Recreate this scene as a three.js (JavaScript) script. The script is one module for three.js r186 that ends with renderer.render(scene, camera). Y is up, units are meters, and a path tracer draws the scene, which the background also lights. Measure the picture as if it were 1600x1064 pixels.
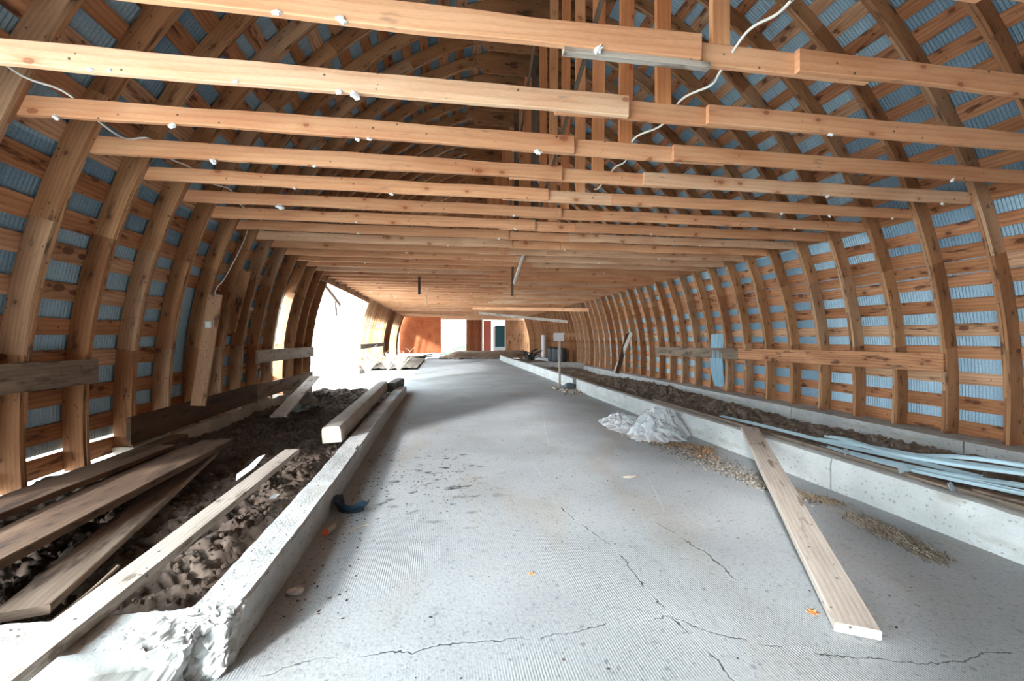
import * as THREE from 'three';
import { ImprovedNoise } from 'three/addons/math/ImprovedNoise.js';
import { mergeGeometries, toCreasedNormals } from 'three/addons/utils/BufferGeometryUtils.js';

// ------------------------------------------------------------------ camera, sky, sun, exposure
const scene = new THREE.Scene();
const camera = new THREE.PerspectiveCamera(76.58, 1600 / 1064, 0.05, 300);
camera.rotation.order = 'YXZ';
camera.position.set(0, 1.6, 0);
camera.rotation.set(-0.006, -0.1558, 0);
scene.background = new THREE.Color(0.80, 0.93, 1.0);
scene.backgroundIntensity = 18.5;
const sun = new THREE.DirectionalLight(new THREE.Color(0.97, 0.98, 1.0), 13);
const sunDir = new THREE.Vector3(-0.575, 0.315, 0.815).normalize();      // towards the sun: behind and to the left of the camera
sun.position.copy(sunDir).multiplyScalar(60).add(new THREE.Vector3(1.7, 0, -12));
sun.target.position.set(1.7, 0, -12);
sun.shadow.radius = 10;
sun.castShadow = true;
sun.shadow.mapSize.set(4096, 4096);
Object.assign(sun.shadow.camera, { left: -30, right: 30, top: 30, bottom: -30, near: 1, far: 140 });
scene.add(sun, sun.target);
const renderer = new THREE.WebGLRenderer({ antialias: true });
renderer.toneMapping = THREE.LinearToneMapping;
renderer.toneMappingExposure = 0.79;
renderer.shadowMap.enabled = true;

// ------------------------------------------------------------------ helpers
const noise3 = new ImprovedNoise();
const N = (x, y, z = 0) => noise3.noise(x, y, z);
function fbm(x, y, z = 0, o = 4) { let s = 0, a = 0.5; for (let i = 0; i < o; i++) { s += a * N(x, y, z); x *= 2.03; y *= 2.03; z *= 2.03; a *= 0.5; } return s; }
function mulberry(a) { return () => { a |= 0; a = a + 0x6D2B79F5 | 0; let t = Math.imul(a ^ a >>> 15, 1 | a); t = t + Math.imul(t ^ t >>> 7, 61 | t) ^ t; return ((t ^ t >>> 14) >>> 0) / 4294967296; }; }
const rnd = mulberry(20240611);
const R = (a, b) => a + (b - a) * rnd();
const pick = (a) => a[Math.floor(rnd() * a.length)];
const V = (x, y, d) => new THREE.Vector3(x, y, -d);                    // d: distance along the barn
const clamp = (v, a, b) => Math.min(b, Math.max(a, v));
const lerp = (a, b, t) => a + (b - a) * t;
const smooth = (a, b, x) => { const t = clamp((x - a) / (b - a), 0, 1); return t * t * (3 - 2 * t); };

const taken = new Map();
function numbered(name) { const n = taken.get(name) || 0; taken.set(name, n + 1); return n ? name + '_' + String(n).padStart(3, '0') : name; }
function put(o, parent) {
  if (!parent) { scene.add(o); }
  else parent.add(o);
  return o;
}
function mesh(name, geo, mat, parent) {
  const m = new THREE.Mesh(geo, mat); m.castShadow = m.receiveShadow = true;
  m.name = parent ? name : numbered(name);
  return put(m, parent || null);
}
function tag(o, label, category, group, kind) {
  o.userData.label = label; if (category) o.userData.category = category;
  if (group) o.userData.group = group; if (kind) o.userData.kind = kind;
  return o;
}
function thing(name, label, category, pos, group, kind) {
  const g = new THREE.Group(); g.name = numbered(name); scene.add(g);
  if (pos) g.position.copy(pos);
  return tag(g, label, category, group, kind);
}
function sub(name, parent, label) { const g = new THREE.Group(); g.name = name; parent.add(g); if (label) g.userData.label = label; return g; }

function geoFrom(pos, uv, idx) {
  const g = new THREE.BufferGeometry();
  g.setAttribute('position', new THREE.Float32BufferAttribute(pos, 3));
  g.setAttribute('uv', new THREE.Float32BufferAttribute(uv, 2));
  g.setIndex(idx);
  return g;
}
// a sawn board: length along x, height y, thickness z, chamfered edges, slightly uneven; uv in metres of a 5.0 x 0.7 m timber texture
const TL = 5.0, TH = 0.7;
function board(L, H, T, o = {}) {
  const { seg = 1, ch = 0.004, wob = 0, seed = 0, bow = 0, bowZ = 0, uo = R(0, 3), vo = R(0, 3), skew = 0 } = o;
  const c = Math.min(ch, T * 0.3, H * 0.3), h = H / 2, t = T / 2;
  const sec = ch > 0 ? [[-h, -t + c], [-h + c, -t], [h - c, -t], [h, -t + c], [h, t - c], [h - c, t], [-h + c, t], [-h, t - c]] : [[-h, -t], [h, -t], [h, t], [-h, t]];
  const n = sec.length, pos = [], uv = [], idx = [];
  const at = (i, j) => {
    const s = i / seg, x = (s - 0.5) * L, [y, z] = sec[j % n];
    const w = wob ? wob * N(x * 1.7 + seed, y > 0 ? 3.1 : 7.7, seed * 0.37) : 0;
    const b = bow * (1 - 4 * (s - 0.5) ** 2), bz = bowZ * (1 - 4 * (s - 0.5) ** 2);
    return [x + skew * y * (i === 0 ? 1 : i === seg ? 1 : 0), y + w + b, z + bz + (wob ? wob * 0.5 * N(x * 1.3, seed + 11) : 0)];
  };
  for (let j = 0; j < n; j++) {
    const a = sec[j], b = sec[(j + 1) % n], d = Math.hypot(a[0] - b[0], a[1] - b[1]);
    let per = 0; for (let q = 0; q < j; q++) per += Math.hypot(sec[q][0] - sec[q + 1][0], sec[q][1] - sec[q + 1][1]);
    for (let i = 0; i <= seg; i++) for (const [k, pj] of [[j, per], [j + 1, per + d]]) { pos.push(...at(i, k)); uv.push((i / seg) * L / TL + uo, pj / TH + vo); }
    const base = j * (seg + 1) * 2;
    for (let i = 0; i < seg; i++) { const p = base + i * 2; idx.push(p, p + 1, p + 2, p + 1, p + 3, p + 2); }
  }
  for (const e of [0, seg]) {
    const b = pos.length / 3;
    for (let j = 0; j < n; j++) { const p = at(e, j); pos.push(...p); uv.push(sec[j][1] / TL + uo, sec[j][0] / TH + vo); }
    for (let j = 1; j < n - 1; j++) e ? idx.push(b, b + j + 1, b + j) : idx.push(b, b + j, b + j + 1);
  }
  const g = geoFrom(pos, uv, idx);
  return finish(g);
}
function finish(g, crease = 0.6) { const q = toCreasedNormals(g, crease); return q; }
// orient a mesh whose length is local x from a to b; up: direction of local y
function span(m, a, b, up = new THREE.Vector3(0, 1, 0)) {
  const x = b.clone().sub(a).normalize(), z = x.clone().cross(up).normalize(), y = z.clone().cross(x);
  m.position.copy(a).add(b).multiplyScalar(0.5);
  m.quaternion.setFromRotationMatrix(new THREE.Matrix4().makeBasis(x, y, z));
  return m;
}
function tube(pts, r, seg = 24, rs = 6) { return new THREE.TubeGeometry(new THREE.CatmullRomCurve3(pts), seg, r, rs, false); }
// box with noise; x, y, d ranges; shape(p) may push a vertex
function roughBox(x0, x1, y0, y1, d0, d1, nx, ny, nd, amp, shape, tex = 2.0, warp) {
  const g = new THREE.BoxGeometry(x1 - x0, y1 - y0, d1 - d0, nx, ny, nd);
  g.translate((x0 + x1) / 2, (y0 + y1) / 2, -(d0 + d1) / 2);
  const p = g.attributes.position, nn = g.attributes.normal, uv = g.attributes.uv;
  for (let i = 0; i < p.count; i++) {
    let x = p.getX(i), y = p.getY(i), d = -p.getZ(i);
    if (warp === 'd') d = d0 + (d1 - d0) * Math.pow(Math.max(0, (d - d0) / (d1 - d0)), 2.4); else if (warp === 'x') x = x1 - (x1 - x0) * Math.pow(Math.max(0, (x1 - x) / (x1 - x0)), 2.4);
    const ax = Math.abs(nn.getX(i)), ay = Math.abs(nn.getY(i));
    if (ax > 0.5) uv.setXY(i, d / tex, y / tex); else if (ay > 0.5) uv.setXY(i, d / tex, x / tex); else uv.setXY(i, x / tex, y / tex);
    const q = { x, y, d, ex: Math.min(Math.abs(x - x0), Math.abs(x - x1)), ey: Math.min(Math.abs(y - y0), Math.abs(y - y1)) };
    // round the long edges
    const r = 0.018; if (q.ex < 1e-6 && Math.abs(y - y1) < 1e-6) { q.x += (x < (x0 + x1) / 2 ? r : -r) * 0.6; q.y -= r * 0.6; }
    q.x += amp * fbm(x * 5, y * 5 + 9, d * 5); q.y += (y > y0 + 1e-6 ? amp : 0) * fbm(x * 5 + 31, y * 5, d * 5); q.d += amp * fbm(x * 5, y * 5, d * 5 + 17);
    if (shape) shape(q, x, y, d);
    p.setXYZ(i, q.x, q.y, -q.d);
  }
  return toCreasedNormals(g, 0.7);
}

// ------------------------------------------------------------------ procedural textures
function dataTex(w, h, fn, srgb, repeat = THREE.MirroredRepeatWrapping) {
  const a = new Uint8Array(w * h * 4), c = [0, 0, 0];
  for (let y = 0; y < h; y++) for (let x = 0; x < w; x++) {
    fn(x, y, c); const i = (y * w + x) * 4;
    a[i] = clamp(c[0], 0, 255); a[i + 1] = clamp(c[1], 0, 255); a[i + 2] = clamp(c[2], 0, 255); a[i + 3] = 255;
  }
  const t = new THREE.DataTexture(a, w, h, THREE.RGBAFormat);
  t.magFilter = t.minFilter = THREE.LinearFilter; t.wrapS = t.wrapT = repeat;
  if (srgb) t.colorSpace = THREE.SRGBColorSpace;
  t.needsUpdate = true; return t;
}
function woodTextures(seed, p) {
  const W = 1536, H = 256, rr = mulberry(seed), knots = [], nails = [];
  for (let i = 0; i < p.knots; i++) knots.push([rr() * TL, rr() * TH, 0.012 + 0.02 * rr() * p.knotSize, 0.5 + rr()]);
  for (let i = 0; i < (p.nails || 0); i++) nails.push([rr() * TL, rr() * TH, 0.002 + 0.004 * rr()]);
  const bumpA = new Float32Array(W * H);
  const at = (x, y, c) => {
    let warp = 0.05 * N(x * 0.5 + seed, y * 2.2, seed) + 0.012 * N(x * 2.3, y * 9, seed + 4), kn = 0, halo = 0;
    for (const [kx, ky, kr, ks] of knots) {
      const dx = (x - kx) / 1.7, dy = y - ky, d = Math.hypot(dx, dy);
      if (d < kr * 9) { warp += Math.sign(dy || 1) * kr * 0.9 * Math.exp(-((d / (kr * 2.6)) ** 2)); halo = Math.max(halo, Math.exp(-((d / (kr * 2.2)) ** 2))); kn = Math.max(kn, smooth(kr * 1.05, kr * 0.8, d + 0.004 * N(x * 60, y * 60, 3))); }
    }
    const t = (y + warp) * p.rings;
    let ring = t - Math.floor(t); ring = ring < 0.75 ? ring / 0.75 : (1 - ring) / 0.25; ring = ring * ring;
    const fine = N(x * 6, y * 220, seed) * 0.5 + N(x * 25, y * 400, seed + 2) * 0.5;
    const broad = fbm(x * 0.9 + seed * 3, y * 5, seed + 9, 3);
    let g = clamp(0.18 + p.ringAmt * ring + 0.34 * fine + 0.8 * broad + 0.35 * halo, 0, 1);
    for (let k = 0; k < 3; k++) c[k] = lerp(p.light[k], p.dark[k], g);
    const st = smooth(p.stainAt, p.stainAt + 0.22, fbm(x * 1.6 + 40 + seed, y * 7, seed + 20, 4) + 0.25 * fbm(x * 9, y * 30, 5));
    for (let k = 0; k < 3; k++) c[k] = lerp(c[k], p.stain[k], st * 0.75);
    if (p.pale) { const pl = smooth(0.16, 0.42, fbm(x * 1.1 + 90, y * 4, seed + 33, 3)); for (let k = 0; k < 3; k++) c[k] = lerp(c[k], p.pale[k], pl * 0.6); }
    for (let k = 0; k < 3; k++) c[k] = lerp(c[k], p.knot[k], kn * (0.5 + 0.3 * N(x * 90, y * 90, 7)));
    for (const [nx, ny, nr] of nails) { const d = Math.hypot(x - nx, y - ny); if (d < nr * 2.4) { const q = smooth(nr * 2.4, nr * 0.5, d) * 0.8; for (let k = 0; k < 3; k++) c[k] = lerp(c[k], 38, q); } }
    return clamp(0.6 - 0.25 * ring + 0.35 * fine - 0.2 * kn, 0, 1);
  };
  const c2 = [0, 0, 0];
  const map = dataTex(W, H, (px, py, c) => {                              // crossfade near two edges so that the timber repeats without a seam
    const x = px / W * TL, y = py / H * TH; let b = at(x, y, c);
    const ty = clamp((y / TH - 0.9) / 0.1, 0, 1), tx = clamp((x / TL - 0.96) / 0.04, 0, 1);
    if (ty > 0) { const b2 = at(x, y - TH, c2); b = lerp(b, b2, ty); for (let k = 0; k < 3; k++) c[k] = lerp(c[k], c2[k], ty); }
    if (tx > 0) { const b2 = at(x - TL, y, c2); b = lerp(b, b2, tx); for (let k = 0; k < 3; k++) c[k] = lerp(c[k], c2[k], tx); }
    bumpA[py * W + px] = b;
  }, true, THREE.RepeatWrapping);
  const bump = dataTex(W, H, (x, y, c) => { c[0] = c[1] = c[2] = bumpA[y * W + x] * 255; }, false, THREE.RepeatWrapping);
  return { map, bump };
}
function woodMat(tx, tint = 0xffffff, rough = 0.82, bumpScale = 0.0022) {
  return new THREE.MeshStandardMaterial({ map: tx.map, bumpMap: tx.bump, bumpScale, roughness: rough, color: tint });
}
const pine = woodTextures(3, { rings: 20, ringAmt: 0.22, knots: 10, knotSize: 0.9, light: [238, 200, 164], dark: [192, 132, 94], knot: [138, 78, 50], stain: [168, 142, 122], stainAt: 0.26, nails: 30 });
const ribW = woodTextures(7, { rings: 26, ringAmt: 0.3, knots: 14, knotSize: 0.9, light: [194, 156, 122], dark: [130, 94, 68], knot: [74, 46, 30], stain: [72, 54, 42], stainAt: 0.17, nails: 170, pale: [176, 150, 118] });
const batW = woodTextures(13, { rings: 20, ringAmt: 0.42, knots: 26, knotSize: 1.7, light: [214, 170, 134], dark: [148, 102, 70], knot: [62, 34, 20], stain: [72, 44, 28], stainAt: 0.16, nails: 26, pale: [216, 184, 152] });
const greyW = woodTextures(21, { rings: 30, ringAmt: 0.28, knots: 8, knotSize: 0.8, light: [190, 180, 168], dark: [132, 120, 108], knot: [84, 70, 60], stain: [104, 88, 74], stainAt: 0.14, nails: 60 });
const oldW = woodTextures(29, { rings: 28, ringAmt: 0.3, knots: 10, knotSize: 0.9, light: [140, 120, 102], dark: [92, 75, 62], knot: [60, 44, 34], stain: [66, 52, 42], stainAt: 0.1, nails: 60, pale: [166, 150, 132] });
const M = {
  tie: [0xffffff, 0xf6e2d2, 0xffe9d6, 0xe9d2c0].map((t) => woodMat(pine, t)),
  rib: [0xffffff, 0xf0dcc8, 0xe2c8b0, 0xfff0dc].map((t) => woodMat(ribW, t)),
  bat: [0xffffff, 0xf4e0d0, 0xead0bc, 0xdec4ac].map((t) => woodMat(batW, t)),
  grey: woodMat(greyW), greyDark: woodMat(greyW, 0xa49a90), old: woodMat(oldW), oldDark: woodMat(oldW, 0xc0ae9e), sill: woodMat(oldW, 0xb09a88),
  post: [0xf4d0b0, 0xe6bc98, 0xf8dcc0].map((t) => woodMat(pine, t)),
};
// concrete
function concreteTextures(seed, base, spread, spots, W = 512, S = 2.0) {
  const b = new Float32Array(W * W);
  const map = dataTex(W, W, (px, py, c) => {
    const x = px / W * S, y = py / W * S;
    const m = fbm(x * 2.2 + seed, y * 2.2, seed, 5), f = N(x * 70, y * 70, seed), pit = smooth(0.42, 0.6, N(x * 30, y * 30, seed + 5));
    const st = smooth(0.12, 0.4, fbm(x * 1.4 + 7, y * 3.2, seed + 8, 4));
    for (let k = 0; k < 3; k++) c[k] = base[k] + spread * m + 9 * f - 34 * pit - st * spots[k];
    b[py * W + px] = clamp(0.55 + 0.25 * m + 0.2 * f - 0.4 * pit, 0, 1);
  }, true);
  return { map, bump: dataTex(W, W, (x, y, c) => { c[0] = c[1] = c[2] = b[y * W + x] * 255; }, false) };
}
const conc = concreteTextures(2, [184, 186, 184], 40, [26, 30, 36]);
const concDark = concreteTextures(5, [178, 170, 158], 40, [34, 40, 48]);
M.curb = new THREE.MeshStandardMaterial({ map: conc.map, bumpMap: conc.bump, bumpScale: 0.008, roughness: 0.9 });
M.curbOld = new THREE.MeshStandardMaterial({ map: concDark.map, bumpMap: concDark.bump, bumpScale: 0.004, roughness: 0.9 });
M.block = new THREE.MeshStandardMaterial({ map: concDark.map, bumpMap: concDark.bump, bumpScale: 0.004, roughness: 0.9, color: 0x8a9296 });

// corrugated metal: spangled zinc, some dirt and rust marks
const zinc = (() => {
  const W = 1024, b = new Float32Array(W * W);
  const map = dataTex(W, W, (px, py, c) => {
    const x = px / W * 1.5, y = py / W * 1.5;
    const cell = N(x * 60, y * 60, 1) * 0.6 + N(x * 110, y * 110, 6) * 0.6, m = fbm(x * 2, y * 2, 4, 4), drip = smooth(0.2, 0.5, fbm(x * 14, y * 1.2 + 3, 2, 3)), rust = smooth(0.36, 0.5, fbm(x * 5 + 20, y * 5, 9, 4));
    c[0] = 150 + 26 * cell + 24 * m - 20 * drip; c[1] = 176 + 26 * cell + 22 * m - 22 * drip; c[2] = 190 + 24 * cell + 20 * m - 26 * drip;
    c[0] = lerp(c[0], 150, rust); c[1] = lerp(c[1], 116, rust); c[2] = lerp(c[2], 92, rust);
  }, true);
  return map;
})();
M.zinc = new THREE.MeshStandardMaterial({ map: zinc, roughness: 0.45, metalness: 0.35, side: THREE.DoubleSide });
M.zincDull = new THREE.MeshStandardMaterial({ map: zinc, roughness: 0.55, metalness: 0.3, color: 0xd2dae0, side: THREE.DoubleSide });

// ------------------------------------------------------------------ the barn: arch profile
const XC = 1.74, CX = -1.3565, CY = 0.69, RI = 6.8875, S = 0.71, D0 = 2.43, K0 = -9, K1 = 48;
const RIBD = 0.20, RIBT = 0.078;
const dk = (k) => D0 + S * k;
const phiAtY = (y, r = RI) => Math.asin(clamp((y - CY) / r, -1, 1));
const PF = phiAtY(0.2), PR = Math.acos(-CX / RI);
const half = (phi, r) => [CX + r * Math.cos(phi), CY + r * Math.sin(phi)];   // half width, height
const ridgeY = CY + RI * Math.sin(PR);
const cutLeft = (k) => k <= 0 || (k >= 16 && k <= 24);                        // left ribs cut above the two wide openings
const openL = (b) => b < 1 || (b >= 15 && b < 25);                            // wide openings in the left wall, by bay
const bareL = (b) => openL(b) || b === 11 || (b >= 25 && b < 36) || (b >= 40 && b < 46);   // bays of the left wall without cladding low down

// ground outside
const groundMat = new THREE.MeshStandardMaterial({ color: new THREE.Color(0.74, 0.73, 0.71), roughness: 1 });
{
  const g = new THREE.PlaneGeometry(240, 240, 60, 60); g.rotateX(-Math.PI / 2);
  const p = g.attributes.position; for (let i = 0; i < p.count; i++) p.setY(i, -0.16 + 0.05 * fbm(p.getX(i) * 0.2, p.getZ(i) * 0.2, 3));
  g.computeVertexNormals();
  tag(mesh('ground', g, groundMat), 'pale bare ground outside the barn openings', 'ground', null, 'structure');
}
// floor: concrete slabs; the nearest with its own broom marks, cracks and dirt
const floor = thing('floor', 'pale grey broom-finished concrete floor of the aisle', 'floor', null, null, 'structure');
const FX0 = -1.32, FX1 = 4.3;
const cracks = [
  [[-1.1, 2.12], [-0.88, 2.18], [-0.75, 2.23], [-0.61, 2.26], [-0.47, 2.25], [-0.3, 2.26], [-0.14, 2.24], [-0.02, 2.27], [0.35, 2.26], [0.47, 2.23], [0.56, 2.25], [0.73, 2.26], [0.9, 2.29], [1.09, 2.29], [1.29, 2.3], [1.4, 2.16], [1.66, 2.0], [1.9, 1.9], [2.06, 1.85], [2.31, 1.77], [2.51, 1.75], [2.7, 1.78], [2.92, 1.76], [3.5, 1.8]],
  [[1.05, 4.1], [1.14, 3.65], [1.21, 3.36], [1.28, 3.13], [1.29, 2.85], [1.27, 2.58], [1.28, 2.3], [1.32, 2.15], [1.33, 2.0], [1.34, 1.4]],
  [[1.80, 3.6], [1.87, 3.22], [1.92, 2.88], [1.9, 2.51]],
];
const pales = [[[1.12, 5.5], [1.11, 4.73], [2.08, 5.5]], [[2.2, 9.5], [1.8, 7.67], [1.54, 6.28]], [[2.3, 4.6], [2.1, 4.0], [2.0, 3.7]]];
const segDist = (x, y, l) => { let b = 9; for (let i = 0; i + 1 < l.length; i++) { const [ax, ay] = l[i], [bx, by] = l[i + 1], dx = bx - ax, dy = by - ay, t = clamp(((x - ax) * dx + (y - ay) * dy) / (dx * dx + dy * dy), 0, 1); b = Math.min(b, Math.hypot(x - ax - t * dx, y - ay - t * dy)); } return b; };
function floorTex(d0, d1, near) {
  const W = near ? 2048 : 512, H = near ? 2048 : 1024, b = new Float32Array(W * H);
  const map = dataTex(W, H, (px, py, c) => {
    const x = FX0 + px / W * (FX1 - FX0), d = d0 + py / H * (d1 - d0);
    const m = fbm(x * 0.9, d * 0.9, 2, 5), f = N(x * 45, d * 45, 1), f2 = N(x * 110, d * 90, 4);
    const wear = smooth(-0.15, 0.25, fbm(x * 0.7 + 3, d * 0.5, 7, 3));
    const line = near ? Math.sin((x + 0.012 * d + 0.01 * N(x * 2, d * 1.5)) * 2 * Math.PI / 0.0145) : 0;
    let spot = smooth(0.36, 0.62, N(x * 13, d * 13, 2) + 0.4 * fbm(x * 3, d * 3, 6)), soot = smooth(0.16, 0.42, fbm(x * 4.5 + 11, d * 7, 3, 4)) * smooth(0.1, 0.9, 1 - Math.hypot((x + 0.05) / 1.1, (d - 5.1) / 2.2));
    const base = [160, 165, 167];
    for (let k = 0; k < 3; k++) c[k] = base[k] + 26 * m + 8 * f + 7 * f2 - 9 * spot - 105 * soot - 26 * smooth(0.3, 0.62, N(x * 60 + 9, d * 48, 12)) - 30 * smooth(0.42, 0.7, N(x * 26 + 4, d * 22, 15)) + (near ? 5 * line * wear : 0);
    const dust = smooth(0.02, 0.4, fbm(x * 1.3 + 50, d * 0.6, 12, 4)); c[0] -= 4 * dust; c[1] -= 9 * dust; c[2] -= 15 * dust;
    let cr = 0;
    if (near) for (const l of cracks) { const q = segDist(x + 0.02 * N(x * 9, d * 9, 8) + 0.012 * N(x * 34, d * 34), d + 0.02 * N(x * 9 + 5, d * 9, 8) + 0.014 * N(x * 34 + 7, d * 34), l); cr = Math.max(cr, smooth(0.0055, 0.0015, q) * smooth(-0.3, 0.2, N(x * 6, d * 6, 21))); if (q < 0.028) for (let k = 0; k < 3; k++) c[k] += 5 * smooth(0.028, 0.008, q); }
    for (const l of pales) { const q = segDist(x + 0.012 * N(x * 5, d * 5, 3), d, l); if (q < 0.012) for (let k = 0; k < 3; k++) c[k] += 12 * smooth(0.012, 0.004, q); }
    for (let k = 0; k < 3; k++) c[k] -= 95 * cr;
    b[py * W + px] = clamp(0.6 + 0.12 * m + 0.12 * f + 0.1 * f2 + 0.2 * line * wear - 0.5 * cr, 0, 1);
  }, true, THREE.ClampToEdgeWrapping);
  const bump = dataTex(W, H, (x, y, c) => { c[0] = c[1] = c[2] = b[y * W + x] * 255; }, false, THREE.ClampToEdgeWrapping);
  return new THREE.MeshStandardMaterial({ map, bumpMap: bump, bumpScale: near ? 0.004 : 0.003, roughness: 0.85 });
}
{
  const slabs = [[-5, 0.95], [0.956, 7.6], [7.606, 15], [15.006, 22.4], [22.406, 29.8], [29.806, 38.5]];
  const far = floorTex(7.6, 15, false);
  for (const [a, b] of slabs) {
    const g = new THREE.BoxGeometry(FX1 - FX0, 0.15, b - a); g.translate((FX0 + FX1) / 2, -0.075, -(a + b) / 2);
    const p = g.attributes.position, uv = g.attributes.uv;
    for (let i = 0; i < p.count; i++) uv.setXY(i, (p.getX(i) - FX0) / (FX1 - FX0), (-p.getZ(i) - a) / (b - a));
    mesh('slab', g, a === 0.956 ? floorTex(a, b, true) : far, floor);
  }
}

// ------------------------------------------------------------------ wall cladding: battens and corrugated sheets
const BT = 0.024, RB = RI + RIBD + BT / 2 + 0.002, RS = RI + RIBD + BT + 0.014;
const batCache = new Map();
function batGeo(n) {
  const key = n + '_' + Math.floor(rnd() * 5);
  if (!batCache.has(key)) batCache.set(key, board(n * S - 0.006, R(0.165, 0.205), BT, { ch: 0, seg: 6, wob: 0.012, seed: R(0, 50), uo: R(0, 4), vo: R(0, 4) }));
  return batCache.get(key);
}
const sheetRows = [[0.42, 2.72], [2.62, 3.36], [3.28, 5.0], [4.9, 6.4], [6.32, 7.75]];
const PRS = Math.acos(-CX / RS);
function sheetGeo(side, y0, y1, nb) {
  const p0 = Math.asin((y0 - CY) / RS), p1 = y1 > 7.5 ? PRS : Math.asin((y1 - CY) / RS), L = nb * S + 0.05, wave = 0.041, nz = Math.round(L / wave) * 6, na = Math.max(3, Math.round((p1 - p0) * RS / 0.32));
  const pos = [], uv = [], idx = [];
  for (let i = 0; i <= na; i++) for (let j = 0; j <= nz; j++) {
    const z = j / nz * L, ph = lerp(p0, p1, i / na), r = RS + 0.009 * Math.cos(z / wave * 2 * Math.PI) + 0.014 * (1 - i / na) * 0.6;
    const [hx, hy] = half(ph, r); pos.push(side * hx, hy, -z); uv.push(z / 1.5, ph * RS / 1.5);
  }
  for (let i = 0; i < na; i++) for (let j = 0; j < nz; j++) { const a = i * (nz + 1) + j, b = a + 1, c = a + nz + 1, d = c + 1; side < 0 ? idx.push(a, b, c, b, d, c) : idx.push(a, c, b, b, c, d); }
  const g = geoFrom(pos, uv, idx); g.computeVertexNormals(); return g;
}
function makeWall(side) {
  const left = side < 0;
  const w = thing(left ? 'wall_left' : 'wall_right', left ? 'shaded left barn wall of plank battens over corrugated metal, curving into the roof' : 'right barn wall of plank battens over blue-grey corrugated metal, curving into the roof', 'wall', null, null, 'structure');
  // battens
  const rows = []; const pitch = 0.362;
  const len = (PR - PF) * RB; for (let s = 0.1; s < len - 0.06; s += pitch) rows.push(s + R(-0.025, 0.025));
  if (!left) rows.push(0.1 + pitch * 6.47);
  for (const s of rows) {
    const ph = PF + s / RB, [hx, hy] = half(ph, RB);
    let k = K0;
    while (k < K1) {
      const blocked = (b) => left && ((openL(b) && hy < 3.32) || ((b === 11 || (b >= 25 && b < 36)) && hy > 0.75 && hy < 2.7) || (b >= 40 && b < 46 && hy < 3) || (b === 6 && hy > 1.15 && hy < 2.3));
      if (blocked(k)) { k++; continue; }
      let n = 1; const want = 4 + Math.floor(rnd() * 4);
      while (n < want && k + n < K1 && !blocked(k + n)) n++;
      const m = mesh('batten', batGeo(n), pick(M.bat), w);
      const a = ph + R(-0.006, 0.006);
      const up = new THREE.Vector3(-side * Math.sin(a), Math.cos(a), 0);
      const c = new THREE.Vector3(XC + side * hx, hy, 0);
      span(m, c.clone().setZ(-dk(k)), c.clone().setZ(-dk(k + n)), up);
      k += n;
    }
  }
  // metal sheets
  const cache = new Map();
  sheetRows.forEach(([y0, y1], r) => {
    if (!left && r === 0) y0 = 0.06;
    let k = K0;
    while (k < K1) {
      const blocked = (b) => left && ((r === 0 && bareL(b)) || (r === 1 && openL(b)));
      if (blocked(k)) { k++; continue; }
      const n = (k + 1 < K1 && !blocked(k + 1)) ? 2 : 1, key = r + '_' + n;
      if (!cache.has(key)) cache.set(key, sheetGeo(side, y0, y1, n));
      const m = mesh('metal_sheet', cache.get(key), rnd() < 0.7 ? M.zinc : M.zincDull, w);
      m.position.set(XC, 0, -(dk(k) - 0.02)); k += n;
    }
  });
  if (left) { const m = mesh('metal_sheet', sheetGeo(side, 0.42, 2.72, 0.16), M.zinc, w); m.position.set(XC, 0, -(dk(11) - 0.02)); }
  return w;
}
const wallL = makeWall(-1), wallR = makeWall(1);
{ // ridge cap closes the roof
  const sh = new THREE.Shape(); const y = half(PRS, RS)[1];
  sh.moveTo(-0.35, y - 0.06); sh.lineTo(0, y + 0.06); sh.lineTo(0.35, y - 0.06); sh.lineTo(0.35, y - 0.03); sh.lineTo(0, y + 0.1); sh.lineTo(-0.35, y - 0.03);
  const L = S * (K1 - K0) + 0.3, g = new THREE.ExtrudeGeometry(sh, { depth: L, bevelEnabled: false }); g.translate(XC, 0, -dk(K1) - 0.15);
  tag(mesh('ceiling', g, M.zincDull), 'folded metal ridge cap along the top of the vault', 'roof', null, 'structure');
}
// sill board, rails and patches on the left wall
function wallBoard(name, a, b, H, T, mat, label, parent, o = {}) {
  const L = a.distanceTo(b), m = mesh(name, board(L, H, T, { seg: 6, wob: 0.008, seed: R(0, 90), ...o }), mat, parent);
  span(m, a, b, o.up); if (label) m.userData.label = label; return m;
}
wallBoard('rail', V(-3.74, 1.25, 3.05), V(-3.72, 1.245, 5.3), 0.26, 0.045, M.old, 'wide weathered rail plank across the nearest left ribs', wallL);
wallBoard('rail', V(-3.72, 1.22, 9.35), V(-3.72, 1.21, 13.1), 0.27, 0.045, M.grey, 'grey rail plank beside the bright opening', wallL);
wallBoard('sill_plank', V(-3.76, 0.47, 5.85), V(-3.76, 0.5, 9.4), 0.34, 0.05, M.sill, 'dark dirty sill plank', wallL);
wallBoard('sill_plank', V(-3.76, 0.5, 9.41), V(-3.76, 0.48, 13.15), 0.3, 0.05, M.old, null, wallL);
wallBoard('rail', V(-3.72, 1.2, 20.2), V(-3.72, 1.2, 28), 0.22, 0.045, M.greyDark, null, wallL);
// right rail: two boards end to end
wallBoard('rail', V(7.235, 1.235, 5.25), V(7.235, 1.205, 9.72), 0.27, 0.045, M.bat[1], 'long orange rail board', wallR);
wallBoard('rail', V(7.235, 1.195, 9.73), V(7.235, 1.15, 14.0), 0.28, 0.045, M.old, null, wallR);
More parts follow.
